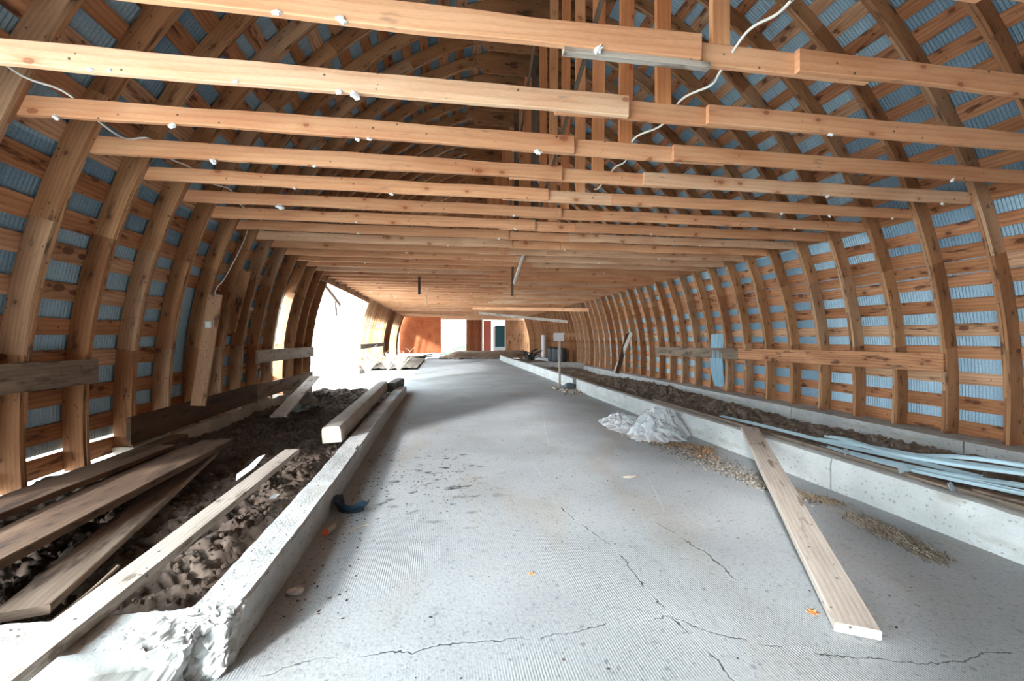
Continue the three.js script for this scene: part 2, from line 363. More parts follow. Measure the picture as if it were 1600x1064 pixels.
// headers of the two openings
wallBoard('header', V(-3.36, 3.3, 12.6), V(-3.36, 3.28, 20.3), 0.2, 0.06, M.rib[2], null, wallL);
wallBoard('header', V(-3.36, 3.36, -3.9), V(-3.36, 3.36, 3.1), 0.2, 0.06, M.rib[2], null, wallL);
wallBoard('broken_batten', V(-3.5, 3.2, 13.4), V(-3.5, 2.7, 15.5), 0.13, 0.025, M.grey, 'broken board hanging at the opening corner', wallL);
wallBoard('broken_batten', V(-3.62, 3.0, 15.2), V(-3.6, 2.35, 15.35), 0.12, 0.025, M.oldDark, null, wallL);

// unseen rear gable, its doorway narrowed to hold back light; then far gable
function gable(y0, d, t, x0, x1, hole) {
  const s = new THREE.Shape(), r = RS - 0.02, p0 = Math.asin((y0 - CY) / r), p1 = Math.acos(-CX / r), pts = [];
  for (let i = 0; i <= 24; i++) { const [hx, hy] = half(lerp(p0, p1, i / 24), r); pts.push([XC + hx, hy]); }
  for (let i = 24; i >= 0; i--) pts.push([2 * XC - pts[i][0], pts[i][1]]);
  pts.forEach(([x, y], i) => i ? s.lineTo(x, y) : s.moveTo(x, y));
  const g = new THREE.ExtrudeGeometry(s, { depth: t, bevelEnabled: false, curveSegments: 4 }); g.translate(0, 0, -d - t);
  const uv = g.attributes.uv; for (let i = 0; i < uv.count; i++) uv.setXY(i, uv.getY(i) / TL, uv.getX(i) / TH);
  return g;
}
const rear = thing('wall_rear', 'unseen boarded gable behind the camera, shaped to limit the light through its doorway', 'wall', null, null, 'structure');
mesh('gable_boards', gable(3.6, -4.05, 0.06), M.old, rear);
{
  const sh = new THREE.Shape(), r = RS - 0.02; sh.moveTo(-1.9, -0.1); for (let i = 0; i <= 10; i++) { const [hx, hy] = half(lerp(Math.asin((-0.1 - CY) / r), Math.asin((3.62 - CY) / r), i / 10), r); sh.lineTo(XC + hx, hy); } sh.lineTo(-1.9, 3.62);
  const g = new THREE.ExtrudeGeometry(sh, { depth: 0.06, bevelEnabled: false }); g.translate(0, 0, 3.99); const uv = g.attributes.uv; for (let i = 0; i < uv.count; i++) uv.setXY(i, uv.getY(i) / TL, uv.getX(i) / TH); mesh('light_block_boards', g, M.old, rear);  // unseen boards added beside the doorway so less light reaches the left wall
}
const farWall = thing('wall_far', 'far gable wall of the barn with its doorway', 'wall', null, null, 'structure');
mesh('gable_boards', gable(3.36, 36.9, 0.08), M.bat[0], farWall);

// ------------------------------------------------------------------ trusses: two plank ribs, tie, king post, gusset
const NSEG = 8;
const ribSegCache = new Map();
function ribSegGeo(side, p0, p1, variant) {
  const key = [side, p0.toFixed(4), p1.toFixed(4), variant].join();
  if (ribSegCache.has(key)) return ribSegCache.get(key);
  const n = 5, T = RIBT / 2 - 0.001, pos = [], uv = [], idx = [], ring = [];
  const uo = variant * 0.377 + p0 * 1.9, vo = variant * 0.61 + p0 * 2.3;
  const pt = (i, r) => { const [x, y] = half(lerp(p0, p1, i / n), r); return [side * x, y]; };
  for (let i = 0; i <= n; i++) { const w = 0.004 * N(i * 0.9 + p0 * 20, variant * 3.3) + (variant - 1) * 0.007; ring.push([pt(i, RI + w), pt(i, RI + RIBD), lerp(p0, p1, i / n) * RI]); }
  const quad = (a, b, c, d, ua, ub, uc, ud) => { const q = pos.length / 3; pos.push(...a, ...b, ...c, ...d); uv.push(...ua, ...ub, ...uc, ...ud); side > 0 ? idx.push(q, q + 1, q + 2, q, q + 2, q + 3) : idx.push(q, q + 2, q + 1, q, q + 3, q + 2); };
  const P = (p, z) => [p[0], p[1], z], Uv = (s, r) => [s / TL + uo, r / TH + vo];
  for (let i = 0; i < n; i++) {
    const [a0, b0, s0] = ring[i], [a1, b1, s1] = ring[i + 1];
    quad(P(a0, T / 2), P(b0, T / 2), P(b1, T / 2), P(a1, T / 2), Uv(s0, 0), Uv(s0, RIBD), Uv(s1, RIBD), Uv(s1, 0));
    quad(P(a0, -T / 2), P(a1, -T / 2), P(b1, -T / 2), P(b0, -T / 2), Uv(s0, 0.3), Uv(s1, 0.3), Uv(s1, 0.5), Uv(s0, 0.5));
    quad(P(a0, -T / 2), P(a0, T / 2), P(a1, T / 2), P(a1, -T / 2), Uv(s0, 0.22), Uv(s0, 0.26), Uv(s1, 0.26), Uv(s1, 0.22));
    quad(P(b0, T / 2), P(b0, -T / 2), P(b1, -T / 2), P(b1, T / 2), Uv(s0, 0.22), Uv(s0, 0.26), Uv(s1, 0.26), Uv(s1, 0.22));
  }
  for (const e of [0, n]) { const [a, b] = ring[e]; const q = [P(a, -T / 2), P(b, -T / 2), P(b, T / 2), P(a, T / 2)], u = [Uv(0, 0), Uv(0, 0.2), Uv(0.04, 0.2), Uv(0.04, 0)]; e ? quad(q[3], q[2], q[1], q[0], u[3], u[2], u[1], u[0]) : quad(...q, ...u); }
  const g = finish(geoFrom(pos, uv, idx), 0.4); ribSegCache.set(key, g); return g;
}
function jointAngles(layer, phiStart) {
  const st = (PR - PF) / NSEG, out = [phiStart];
  for (let i = 0; i <= NSEG; i++) { const p = PF + st * (i + (layer ? 0.5 : 0)); if (p > phiStart + 0.05 && p < PR - 0.04) out.push(p); }
  out.push(PR); return out;
}
const farRibCache = new Map();
function farRib(side, start) {
  const key = side + '_' + start.toFixed(3) + '_' + Math.floor(rnd() * 3);
  if (!farRibCache.has(key)) {
    const parts = []; for (let layer = 0; layer < 2; layer++) { const a = jointAngles(layer, start); for (let i = 0; i + 1 < a.length; i++) parts.push(ribSegGeo(side, a[i], a[i + 1], (layer + i) % 3).clone().translate(0, 0, layer ? -RIBT / 4 : RIBT / 4)); }
    farRibCache.set(key, mergeGeometries(parts));
  }
  return farRibCache.get(key);
}
const tieY = 3.409, tieH = 0.15, tieT = 0.048;
const nth = ['first', 'second', 'third', 'fourth', 'fifth', 'sixth', 'seventh', 'eighth', 'ninth', 'tenth', 'eleventh', 'twelfth', 'thirteenth', 'fourteenth', 'fifteenth', 'sixteenth', 'seventeenth', 'eighteenth', 'nineteenth', 'twentieth'];
const postY0 = tieY + tieH / 2 - 0.01;
const gussetGeo = (() => {
  const s = new THREE.Shape(), yb = 6.98, x1 = 0.98; s.moveTo(-x1, yb); s.lineTo(x1, yb);
  for (let i = 0; i <= 8; i++) { const x = lerp(x1 + 0.15, 0, i / 8), r = RI + RIBD * 0.85; s.lineTo(x, CY + Math.sqrt(r * r - (x - CX) ** 2)); }
  for (let i = 1; i <= 8; i++) { const x = -lerp(0, x1 + 0.15, i / 8), r = RI + RIBD * 0.85; s.lineTo(x, CY + Math.sqrt(r * r - (-x - CX) ** 2)); }
  const g = new THREE.ExtrudeGeometry(s, { depth: 0.02, bevelEnabled: false }); const uv = g.attributes.uv; for (let i = 0; i < uv.count; i++) uv.setXY(i, uv.getX(i) / TL, uv.getY(i) / TH);
  return g;
})();
const tieCache = [];
function tieBoards(k) {
  const v = ((k % 5) + 5) % 5;
  if (k < 8 && k >= 0 || !tieCache[v]) {
    const xs = [1.58, 1.42, 1.2, 1.28, 1.3][v] + (k > 4 ? R(-0.12, 0.12) : 0), xr = [2.27, 2.1, 2.2, 2.24, 2.15][v];
    const o = { xs, xr, xl: XC - 4.99 - R(0, 0.03), xe: XC + 4.99 };
    o.gl = board(xs - o.xl, tieH + R(-0.006, 0.012), tieT, { seg: 14, wob: 0.014, seed: R(0, 80), ch: 0.005, bow: R(-0.008, 0.006) });
    o.gr = board(o.xe - xr, tieH + R(-0.012, 0.004), tieT * 0.9, { seg: 12, wob: 0.014, seed: R(0, 80), ch: 0.005 });
    o.gm = board(xr - xs + 1.15, tieH * 0.97, tieT * 0.8, { seg: 4, wob: 0.01, seed: R(0, 80), ch: 0.004 });
    if (!(k < 8 && k >= 0)) tieCache[v] = o;
    return o;
  }
  return tieCache[v];
}
const trussGroup = 'plank arch trusses along the barn';
for (let k = K0; k <= K1; k++) {
  const near = k >= 0 && k < 20;
  const label = near ? `${nth[k]} timber arch truss from the camera, carrying the ${nth[k]} horizontal tie beam` : k < 0 ? 'timber arch truss overhead beside or behind the camera' : 'small distant timber arch truss in the far part of the barn';
  const t = thing('arch_truss', label, 'truss', V(XC, 0, dk(k)), near ? trussGroup : k < 0 ? 'trusses behind the camera' : 'distant trusses');
  for (const side of [-1, 1]) {
    const start = side < 0 && cutLeft(k) ? phiAtY(3.3) : PF;
    if (k >= 0 && k < 18) {
      const rib = sub('rib', t);
      for (let layer = 0; layer < 2; layer++) {
        const a = jointAngles(layer, start);
        for (let i = 0; i + 1 < a.length; i++) { const m = mesh('rib_board', ribSegGeo(side, a[i], a[i + 1], (k * 2 + i + layer * 2) % 3), pick(M.rib), rib); m.position.z = layer ? -RIBT / 4 : RIBT / 4; }
      }
    } else mesh('rib', farRib(side, start), pick(M.rib), t);
  }
  const tb = tieBoards(k), z = -RIBT / 2 - tieT / 2 - 0.003;
  const tie = sub('tie_beam', t), put2 = (n, g, x, zz, y) => { const m = mesh(n, g, pick(M.tie), tie); m.position.set(x - XC, y, zz); m.rotation.x = R(-0.02, 0.02); return m; };
  const ty = tieY + (k > 2 ? R(-0.012, 0.012) : 0);
  put2('left_board', tb.gl, (tb.xs + tb.xl) / 2, z, ty); put2('right_board', tb.gr, (tb.xe + tb.xr) / 2, z, ty - 0.008); put2('splice_board', tb.gm, (tb.xs + tb.xr) / 2, z - tieT * 0.95, ty - 0.004);
  if (k === 0) { const m = mesh('cleat', board(0.95, 0.035, 0.05, { seg: 3, wob: 0.008, seed: 5 }), M.grey, tie); m.position.set(1.18 - XC, tieY - 0.09, z - 0.02); }
  const ph = ridgeY - postY0 - 0.05, post = mesh('king_post', board(1, 1, 1, { ch: 0 }), k === 8 || k === 11 ? M.greyDark : pick(M.post), t);
  post.geometry = postGeo(ph); post.rotation.z = Math.PI / 2 + R(-0.012, 0.008); post.position.set(R(-0.015, 0.015), postY0 + ph / 2, z - tieT * 0.95);
  const gz = mesh('gusset', gussetGeo, M.rib[k & 1 ? 2 : 1], t); gz.position.z = RIBT / 2 + 0.001;
}
function postGeo(L) { postGeo.c = postGeo.c || []; const v = Math.floor(rnd() * 4); return postGeo.c[v] || (postGeo.c[v] = board(L, R(0.125, 0.14), 0.04, { seg: 4, wob: 0.006, seed: v * 7 })); }

// diagonal lath along the row of posts, loose sticks under the ties
wallBoard2('brace_lath', V(1.58, 5.4, 3.35), V(1.6, 3.5, 7.7), 0.075, 0.035, M.greyDark, 'thin grey diagonal lath nailed along the row of king posts', 'lath');
wallBoard2('brace_lath', V(1.58, 6.9, 7.4), V(1.6, 3.6, 12.2), 0.075, 0.035, M.old, 'brown diagonal lath further back along the king posts', 'lath');
wallBoard2('hanging_tube', V(1.7, 3.48, 9.02), V(1.7, 2.95, 10.5), 0.05, 0.05, new THREE.MeshStandardMaterial({ color: 0xd8d4cc, roughness: 0.5 }), 'pale tube hanging slanted below the tie beams', 'tube');
wallBoard2('hanging_stick', V(1.68, 3.4, 10.6), V(1.69, 2.66, 10.72), 0.05, 0.03, M.oldDark, 'thin dark stick hanging beside the pale slanted tube', 'stick');
wallBoard2('hanging_stick', V(-0.7, 3.42, 12.5), V(-0.7, 2.83, 12.5), 0.07, 0.04, M.sill, 'short dark stick hanging from a far tie beam', 'stick');
wallBoard2('hanging_stick', V(-0.62, 3.4, 15.6), V(-0.62, 2.75, 15.6), 0.08, 0.04, M.tie[0], 'short pale stick hanging behind the dark stick', 'stick');
wallBoard2('fallen_board', V(2.2, 3.2, 27.8), V(6.85, 2.5, 23.4), 0.16, 0.03, M.grey, 'long grey board slipped down from the far ties to the right ribs', 'board');
wallBoard2('fallen_board', V(1.6, 3.28, 24.6), V(6.8, 2.93, 19.7), 0.17, 0.03, M.tie[1], 'long orange board slipped down under the far tie beams', 'board');
function wallBoard2(name, a, b, H, T, mat, label, cat, group) {
  const m = mesh(name, board(a.distanceTo(b), H, T, { seg: 4, wob: 0.005, seed: R(0, 70) }), mat);
  span(m, a, b, Math.abs(b.clone().sub(a).normalize().y) > 0.9 ? new THREE.Vector3(1, 0, 0) : undefined); return tag(m, label, cat, group);
}
// upright boards nailed beside the left ribs
function upright(a, b, H, T, mat, label) { const m = mesh('upright_board', board(a.distanceTo(b), H, T, { seg: 3, wob: 0.004, seed: R(0, 60) }), mat); span(m, a, b, new THREE.Vector3(1, 0, 0)); return tag(m, label, 'board'); }
upright(V(-3.58, 0.6, 6.98), V(-3.47, 2.26, 7.25), 0.2, 0.035, M.rib[0], 'upright plank nailed beside the left rib with the switch box');
upright(V(-3.62, 1.72, 8.02), V(-3.38, 2.75, 8.06), 0.18, 0.03, M.rib[2], 'short plank patch nailed on a left rib behind the switch box');
// leaning boards at the right wall
wallBoard2('leaning_board', V(6.62, 0.25, 16.1), V(6.95, 1.8, 15.3), 0.16, 0.03, M.grey, 'grey board leaning against the right wall ribs', 'board');
wallBoard2('leaning_board', V(6.5, 0.25, 15.6), V(7.0, 1.75, 15.75), 0.16, 0.03, M.oldDark, 'dark board leaning behind the grey leaning board', 'board');

// ------------------------------------------------------------------ plinth under the right wall
const plinth = thing('trim_1', 'pale concrete plinth under the right wall', 'plinth', null, null, 'structure');
for (let d = -4; d < 37; d += 2.95) mesh('plinth_block', roughBox(6.98, 7.62, -0.12, 0.2, d, d + 2.93, 3, 2, 24, 0.02), M.curb, plinth);
// left footing, low
const foot = thing('trim_2', 'low dirty footing under the left wall', 'footing', null, null, 'structure');
for (let d = 5.9; d < 13; d += 2.4) mesh('footing_block', roughBox(-4.05, -3.74, -0.15, 0.275, d, d + 2.38, 2, 2, 20, 0.04), M.curbOld, foot);
mesh('footing_block', roughBox(-4.05, -3.78, -0.15, 0.1, 3.7, 5.85, 2, 2, 20, 0.04), M.curbOld, foot);
for (let d = 20; d < 36; d += 3.1) mesh('footing_block', roughBox(-4.05, -3.72, -0.15, 0.16, d, d + 3.09, 2, 2, 12, 0.03), M.curbOld, foot);

// ------------------------------------------------------------------ concrete curbs
tag(mesh('concrete_curb', roughBox(-1.31, -1.06, -0.02, 0.225, 2.2, 12.55, 16, 16, 240, 0.012, (q, x, y, d) => {
  const e = smooth(2.65, 2.2, d); q.x += 0.05 * e * fbm(x * 26, y * 26, d * 22, 4); q.y += 0.05 * e * fbm(x * 16 + 5, y * 16, d * 14, 4) * (y > 0.05 ? 1 : 0); q.d += 0.07 * e * fbm(x * 26, y * 26 + 8, 4 + d, 4) + (d < 2.3 ? 0.05 * (y / 0.22) : 0);
  const chip = smooth(0.1, 0.35, fbm(d * 4, 7, 2, 3)) * (y > 0.2 && x > -1.1 ? 1 : 0); q.x -= 0.03 * chip; q.y -= 0.02 * chip;
  q.x += 0.03 * Math.sin(d * 0.5);
}, 2.0, 'd'), M.curb), 'long low concrete curb between the left soil bed and the aisle', 'curb');
tag(mesh('concrete_curb', roughBox(-4.3, -1.15, -0.02, 0.22, 2.1, 2.42, 160, 18, 16, 0.02, (q, x, y, d) => {
  const e = smooth(-1.55, -1.15, x), f = d < 2.12 ? 1 : 0; q.d += f * (y > 0.1 ? 0.07 : -0.03) * 1 + 0.075 * e * fbm(x * 26, y * 28, d * 9, 4); q.y += 0.05 * e * fbm(x * 22 + 3, y * 9, d * 22, 4) * (y > 0.05 ? 1 : 0); q.x += 0.05 * e * fbm(x * 9, y * 22, d * 22 + 5, 4) - (x > -1.17 ? 0.05 * (1 - y / 0.22) : 0);
  q.y -= f * (y > 0.2 ? 0.02 : 0);
}, 2.0, 'x'), M.curb), 'pale broken-cornered concrete curb crossing the front of the left soil bed', 'curb');
const rightBand = (q, x, y, d) => { if (y > 0.3 && x < 4.06) { q.y -= 0.012 * smooth(0.1, 0.3, fbm(d * 3, 3, 1)); } q.x += 0.03 * Math.sin(d * 0.35 + 1); };
tag(mesh('concrete_curb', roughBox(4.0, 4.2, -0.02, 0.34, -3.6, 3.95, 4, 5, 90, 0.012, rightBand), M.curb), 'nearest right-hand concrete curb, in front of the metal strips', 'curb');
tag(mesh('concrete_curb', roughBox(4.0, 4.2, -0.02, 0.34, 3.97, 12.7, 4, 5, 110, 0.012, rightBand), M.curb), 'long right-hand concrete curb behind the plastic film heap', 'curb');
tag(mesh('concrete_curb', roughBox(4.0, 4.2, -0.02, 0.34, 13.05, 31, 4, 4, 90, 0.014, rightBand), M.curb), 'far right-hand concrete curb beyond the broken joint', 'curb');
tag(mesh('concrete_curb', roughBox(4.2, 6.98, -0.02, 0.36, 21, 21.25, 30, 4, 3, 0.014), M.curb), 'low concrete curb crossing the far right soil bed', 'curb');
// timber capping on the curb's back edge
tag(mesh('curb_timber', board(8.6, 0.05, 0.06, { seg: 10, wob: 0.01 }), M.greyDark), 'thin grey timber strip along the back of the right curb', 'timber'); span(scene.children.at(-1), V(4.215, 0.345, -0.4), V(4.215, 0.345, 8.2));
{
  const g = roughBox(-0.12, 0.12, -0.11, 0.11, 0, 5.9, 4, 4, 60, 0.012);
  const m = tag(mesh('concrete_beam', g, M.curbOld), 'loose square concrete beam lying on the soil beside the left curb', 'beam');
  m.position.copy(V(-1.5, 0.30, 6.1)); m.rotation.set(0.004, 0.022, 0.06);
  const b = tag(mesh('concrete_beam', roughBox(-0.13, 0.13, -0.12, 0.12, 0, 1.5, 4, 4, 14, 0.02), M.block), 'short dark concrete block at the far end of the left curb', 'block');
  b.position.copy(V(-1.42, 0.27, 11.95)); b.rotation.y = -0.06;
}

// ------------------------------------------------------------------ soil beds
function soilTex(seed, a, b2, pale) {
  const W = 1024, S2 = 4;
  return dataTex(W, W, (px, py, c) => {
    const x = px / W * S2, y = py / W * S2, m = fbm(x * 3, y * 3, seed, 5), f = N(x * 50, y * 50, seed), p = smooth(0.05, 0.4, fbm(x * 1.5 + 9, y * 1.5, seed + 3, 4));
    for (let k = 0; k < 3; k++) c[k] = lerp(a[k], b2[k], clamp(0.5 + m, 0, 1)) + 14 * f, c[k] = lerp(c[k], pale[k], p * 0.6);
  }, true);
}
M.soilL = new THREE.MeshStandardMaterial({ map: soilTex(4, [92, 78, 66], [62, 50, 42], [128, 116, 104]), roughness: 1 });
M.soilR = new THREE.MeshStandardMaterial({ map: soilTex(9, [150, 140, 128], [112, 102, 92], [172, 162, 148]), roughness: 1 });
const billow = (x, y, z) => { const v = 1 - Math.abs(N(x, y, z)) * 1.9; return v * v; };
function soilH(x, d, s) {
  const wx = x + 0.16 * N(x * 2.1, d * 2.1, s + 40), wd = d + 0.16 * N(x * 2.1 + 7, d * 2.1, s + 50);
  return 0.09 * fbm(x * 0.8, d * 0.8, s, 2) + 0.05 * (1 - billow(wx * 2.3 + s, wd * 2.3, s)) * (1 + N(wx, wd, s)) + 0.045 * (1 - billow(wx * 5.1, wd * 5.1 + s, s + 3)) + 0.034 * (1 - billow(wx * 11, wd * 11, s + 6)) + 0.022 * (1 - billow(wx * 21, wd * 21, s + 8)) + 0.012 * fbm(x * 30, d * 30, s, 2);
}
function soilBed(name, x0, x1, d0, d1, base, s, mat, step, label) {
  const nx = Math.round((x1 - x0) / step), nd = Math.round((d1 - d0) / step), pos = [], uv = [], idx = [];
  for (let i = 0; i <= nd; i++) for (let j = 0; j <= nx; j++) {
    const x = lerp(x0, x1, j / nx), d = lerp(d0, d1, i / nd), h = base(x, d) + soilH(x, d, s), w = 0.015;
    pos.push(x + w * N(x * 20, d * 20, 5), h, -d + w * N(x * 20, d * 20, 9)); uv.push(x / 4, d / 4);
  }
  for (let i = 0; i < nd; i++) for (let j = 0; j < nx; j++) { const a = i * (nx + 1) + j, b = a + 1, c = a + nx + 1, e = c + 1; idx.push(a, b, c, b, e, c); }
  const g = geoFrom(pos, uv, idx); g.computeVertexNormals();
  return tag(mesh(name, g, mat), label, 'soil', null, 'stuff');
}
const baseL = (x, d) => -0.05 + 0.03 * smooth(-2.6, -3.6, x) - 0.05 * smooth(2.6, 2.3, d);
const baseR = (x, d) => 0.04 + 0.05 * Math.sin(d * 0.6) - 0.13 * smooth(6.0, 6.9, x);
soilBed('soil_bed', -3.73, -1.33, 2.43, 13.6, baseL, 3.3, M.soilL, 0.026, 'dark lumpy soil in the left bed under the loose planks');
soilBed('soil_bed', 4.22, 6.97, -3.8, 12.9, baseR, 8.1, M.soilR, 0.03, 'grey lumpy soil in the right bed beside the metal strips');
soilBed('soil_bed', 4.22, 6.97, 12.9, 20.97, baseR, 8.1, M.soilR, 0.07, 'distant dark soil in the right bed beyond the broken curb joint');
soilBed('soil_bed', 4.22, 6.97, 21.28, 31, baseR, 8.1, M.soilR, 0.09, 'farthest soil of the right bed beyond the crossing curb');
soilBed('soil_bed', -3.73, -1.4, 22.5, 36.7, (x, d) => -0.02, 5.2, M.soilR, 0.1, 'distant soil strip along the far left wall');
tag(mesh('ground_apron', roughBox(-4.1, -1.0, -0.3, -0.02, 13.2, 22.5, 10, 1, 20, 0.02), new THREE.MeshStandardMaterial({ map: conc.map, roughness: 0.9 })), 'bright bare ground at the wide left opening', 'ground', null, 'structure');
tag(mesh('ground_apron', roughBox(-4.2, -1.31, -0.3, -0.01, -4.2, 2.1, 10, 1, 20, 0.01), new THREE.MeshStandardMaterial({ map: conc.map, roughness: 0.9 })), 'bare concrete in front of the left soil bed', 'ground', null, 'structure');

// clods: countless lumps, instanced
function clodGeo(seed, det = 2) { const g = new THREE.IcosahedronGeometry(1, det), p = g.attributes.position, v = new THREE.Vector3(); for (let i = 0; i < p.count; i++) { v.fromBufferAttribute(p, i); const s = 1 + 0.55 * fbm(v.x * 1.6 + seed, v.y * 1.6, v.z * 1.6, 3) + 0.35 * fbm(v.x * 4.5 + seed, v.y * 4.5, v.z * 4.5, 2); v.multiplyScalar(s); p.setXYZ(i, v.x, v.y * 0.75, v.z); } g.computeVertexNormals(); return g; }
function scatter(name, label, cat, geo, mat, n, fn, colors) {
  const im = new THREE.InstancedMesh(geo, mat, n); im.name = numbered(name); im.castShadow = im.receiveShadow = true;
  const o = new THREE.Object3D(); const col = new THREE.Color();
  for (let i = 0; i < n; i++) { fn(o, i); o.updateMatrix(); im.setMatrixAt(i, o.matrix); if (colors) im.setColorAt(i, col.set(pick(colors)).multiplyScalar(R(0.8, 1.1))); }
  scene.add(im); return tag(im, label, cat, null, 'stuff');
}
const rot = (o) => o.rotation.set(R(0, 6.3), R(0, 6.3), R(0, 6.3));
scatter('soil_clods', 'loose soil clods strewn over the left bed', 'soil', clodGeo(3), M.soilL, 4200, (o) => { const x = R(-3.7, -1.36), d = 2.5 + 10.8 * Math.pow(rnd(), 1.2), s = 0.005 + 0.026 * Math.pow(rnd(), 3); o.position.copy(V(x, baseL(x, d) + soilH(x, d, 3.3) + s * 0.35, d)); o.scale.set(s, s, s); rot(o); });
scatter('soil_clods', 'loose soil clods strewn over the right bed', 'soil', clodGeo(8), M.soilR, 3800, (o) => { const x = R(4.25, 6.9), d = 1 + 13 * Math.pow(rnd(), 0.9), s = 0.008 + 0.055 * Math.pow(rnd(), 3.4); o.position.copy(V(x, baseR(x, d) + soilH(x, d, 8.1) + s * 0.35, d)); o.scale.set(s, s, s); rot(o); });

// ------------------------------------------------------------------ loose planks on the left
function plank(a, b, W, T, mat, label, o = {}) {
  const m = mesh('loose_plank', board(a.distanceTo(b), T, W, { seg: 20, wob: 0.006, seed: R(0, 70), ch: 0.006, ...o }), mat);
  const up = new THREE.Vector3(o.tilt || 0, 1, 0); span(m, a, b, up); return tag(m, label, 'plank');
}
plank(V(-1.70, 0.263, 1.35), V(-1.775, 0.262, 5.42), 0.165, 0.055, M.grey, 'grey weathered plank in the left foreground lying across the front curb');
plank(V(-2.16, 0.175, 2.58), V(-2.85, 0.19, 5.75), 0.24, 0.05, M.old, 'wide dirty plank with a ragged near end, partly under another plank');
plank(V(-2.56, 0.345, 1.9), V(-2.71, 0.34, 5.7), 0.34, 0.06, M.oldDark, 'widest brown plank on top of the left plank pile');
plank(V(-2.78, 0.26, 2.4), V(-3.0, 0.31, 5.58), 0.3, 0.05, M.sill, 'dark plank just left of the widest plank in the pile');
plank(V(-3.22, 0.36, 2.2), V(-3.2, 0.36, 5.45), 0.34, 0.05, M.oldDark, 'dark plank nearest the left wall in the pile');
plank(V(-3.52, 0.25, 3.3), V(-3.5, 0.28, 6.4), 0.2, 0.06, M.sill, 'dark low plank lying along the foot of the left wall');
plank(V(-2.72, 0.30, 7.66), V(-3.25, 0.62, 11.6), 0.25, 0.03, M.grey, 'pale narrow plank propped on the grey sack by the opening');
// plank on the right, from the floor up over the curb
plank(V(2.18, 0.035, 1.98), V(4.03, 0.385, 5.2), 0.21, 0.055, M.grey, 'weathered plank leaning from the aisle floor onto the right curb');
// rock, stick and scraps in the bed
{
  const g = clodGeo(17, 4); const m = tag(mesh('sack', g, new THREE.MeshStandardMaterial({ color: 0x868a84, roughness: 0.95 })), 'slumped pale grey sack by the left wall opening', 'sack'); m.position.copy(V(-3.05, 0.22, 9.9)); m.scale.set(0.28, 0.26, 0.42);
  const r = tag(mesh('stone', clodGeo(23, 3), M.soilL), 'dark stone at the gap under the left wall', 'stone'); r.position.copy(V(-3.72, 0.2, 4.75)); r.scale.set(0.12, 0.1, 0.14);
  const st = tag(mesh('stick', tube([V(-2.05, 0.1, 2.6), V(-2.0, 0.15, 2.8), V(-1.99, 0.19, 3.0)], 0.012, 12), M.old), 'short brown stick beside the foreground plank', 'stick');
}
const sheetScrap = (name, pts, label, mat, cat = 'scrap') => { // a crumpled flat scrap with thickness
  const s = new THREE.Shape(); pts.forEach(([x, y], i) => i ? s.lineTo(x, y) : s.moveTo(x, y));
  const g = new THREE.ExtrudeGeometry(s, { depth: 0.004, bevelEnabled: false, steps: 1 }); g.rotateX(-Math.PI / 2);
  return tag(mesh(name, g, mat), label, cat);
};
const paper = new THREE.MeshStandardMaterial({ color: 0xc6cacb, roughness: 0.8 });
{ const m = sheetScrap('concrete_chip', [[-0.04, -0.03], [0.03, -0.02], [0.045, 0.03], [-0.01, 0.035]], 'white chip lying on the left soil near the curb', paper, 'chip'); m.position.copy(V(-1.52, 0.17, 4.15)); m.rotation.x = 0.3;
  const c = sheetScrap('plastic_rag', [[-0.2, -0.02], [0.0, -0.05], [0.22, 0.0], [0.16, 0.04], [0.02, 0.03], [-0.12, 0.05]], 'white torn plastic rag beside the foreground plank', paper, 'rag'); m.rotation.z = 0.1; c.position.copy(V(-2.0, 0.25, 4.85)); c.rotation.set(0.2, 1.2, 0.2); }

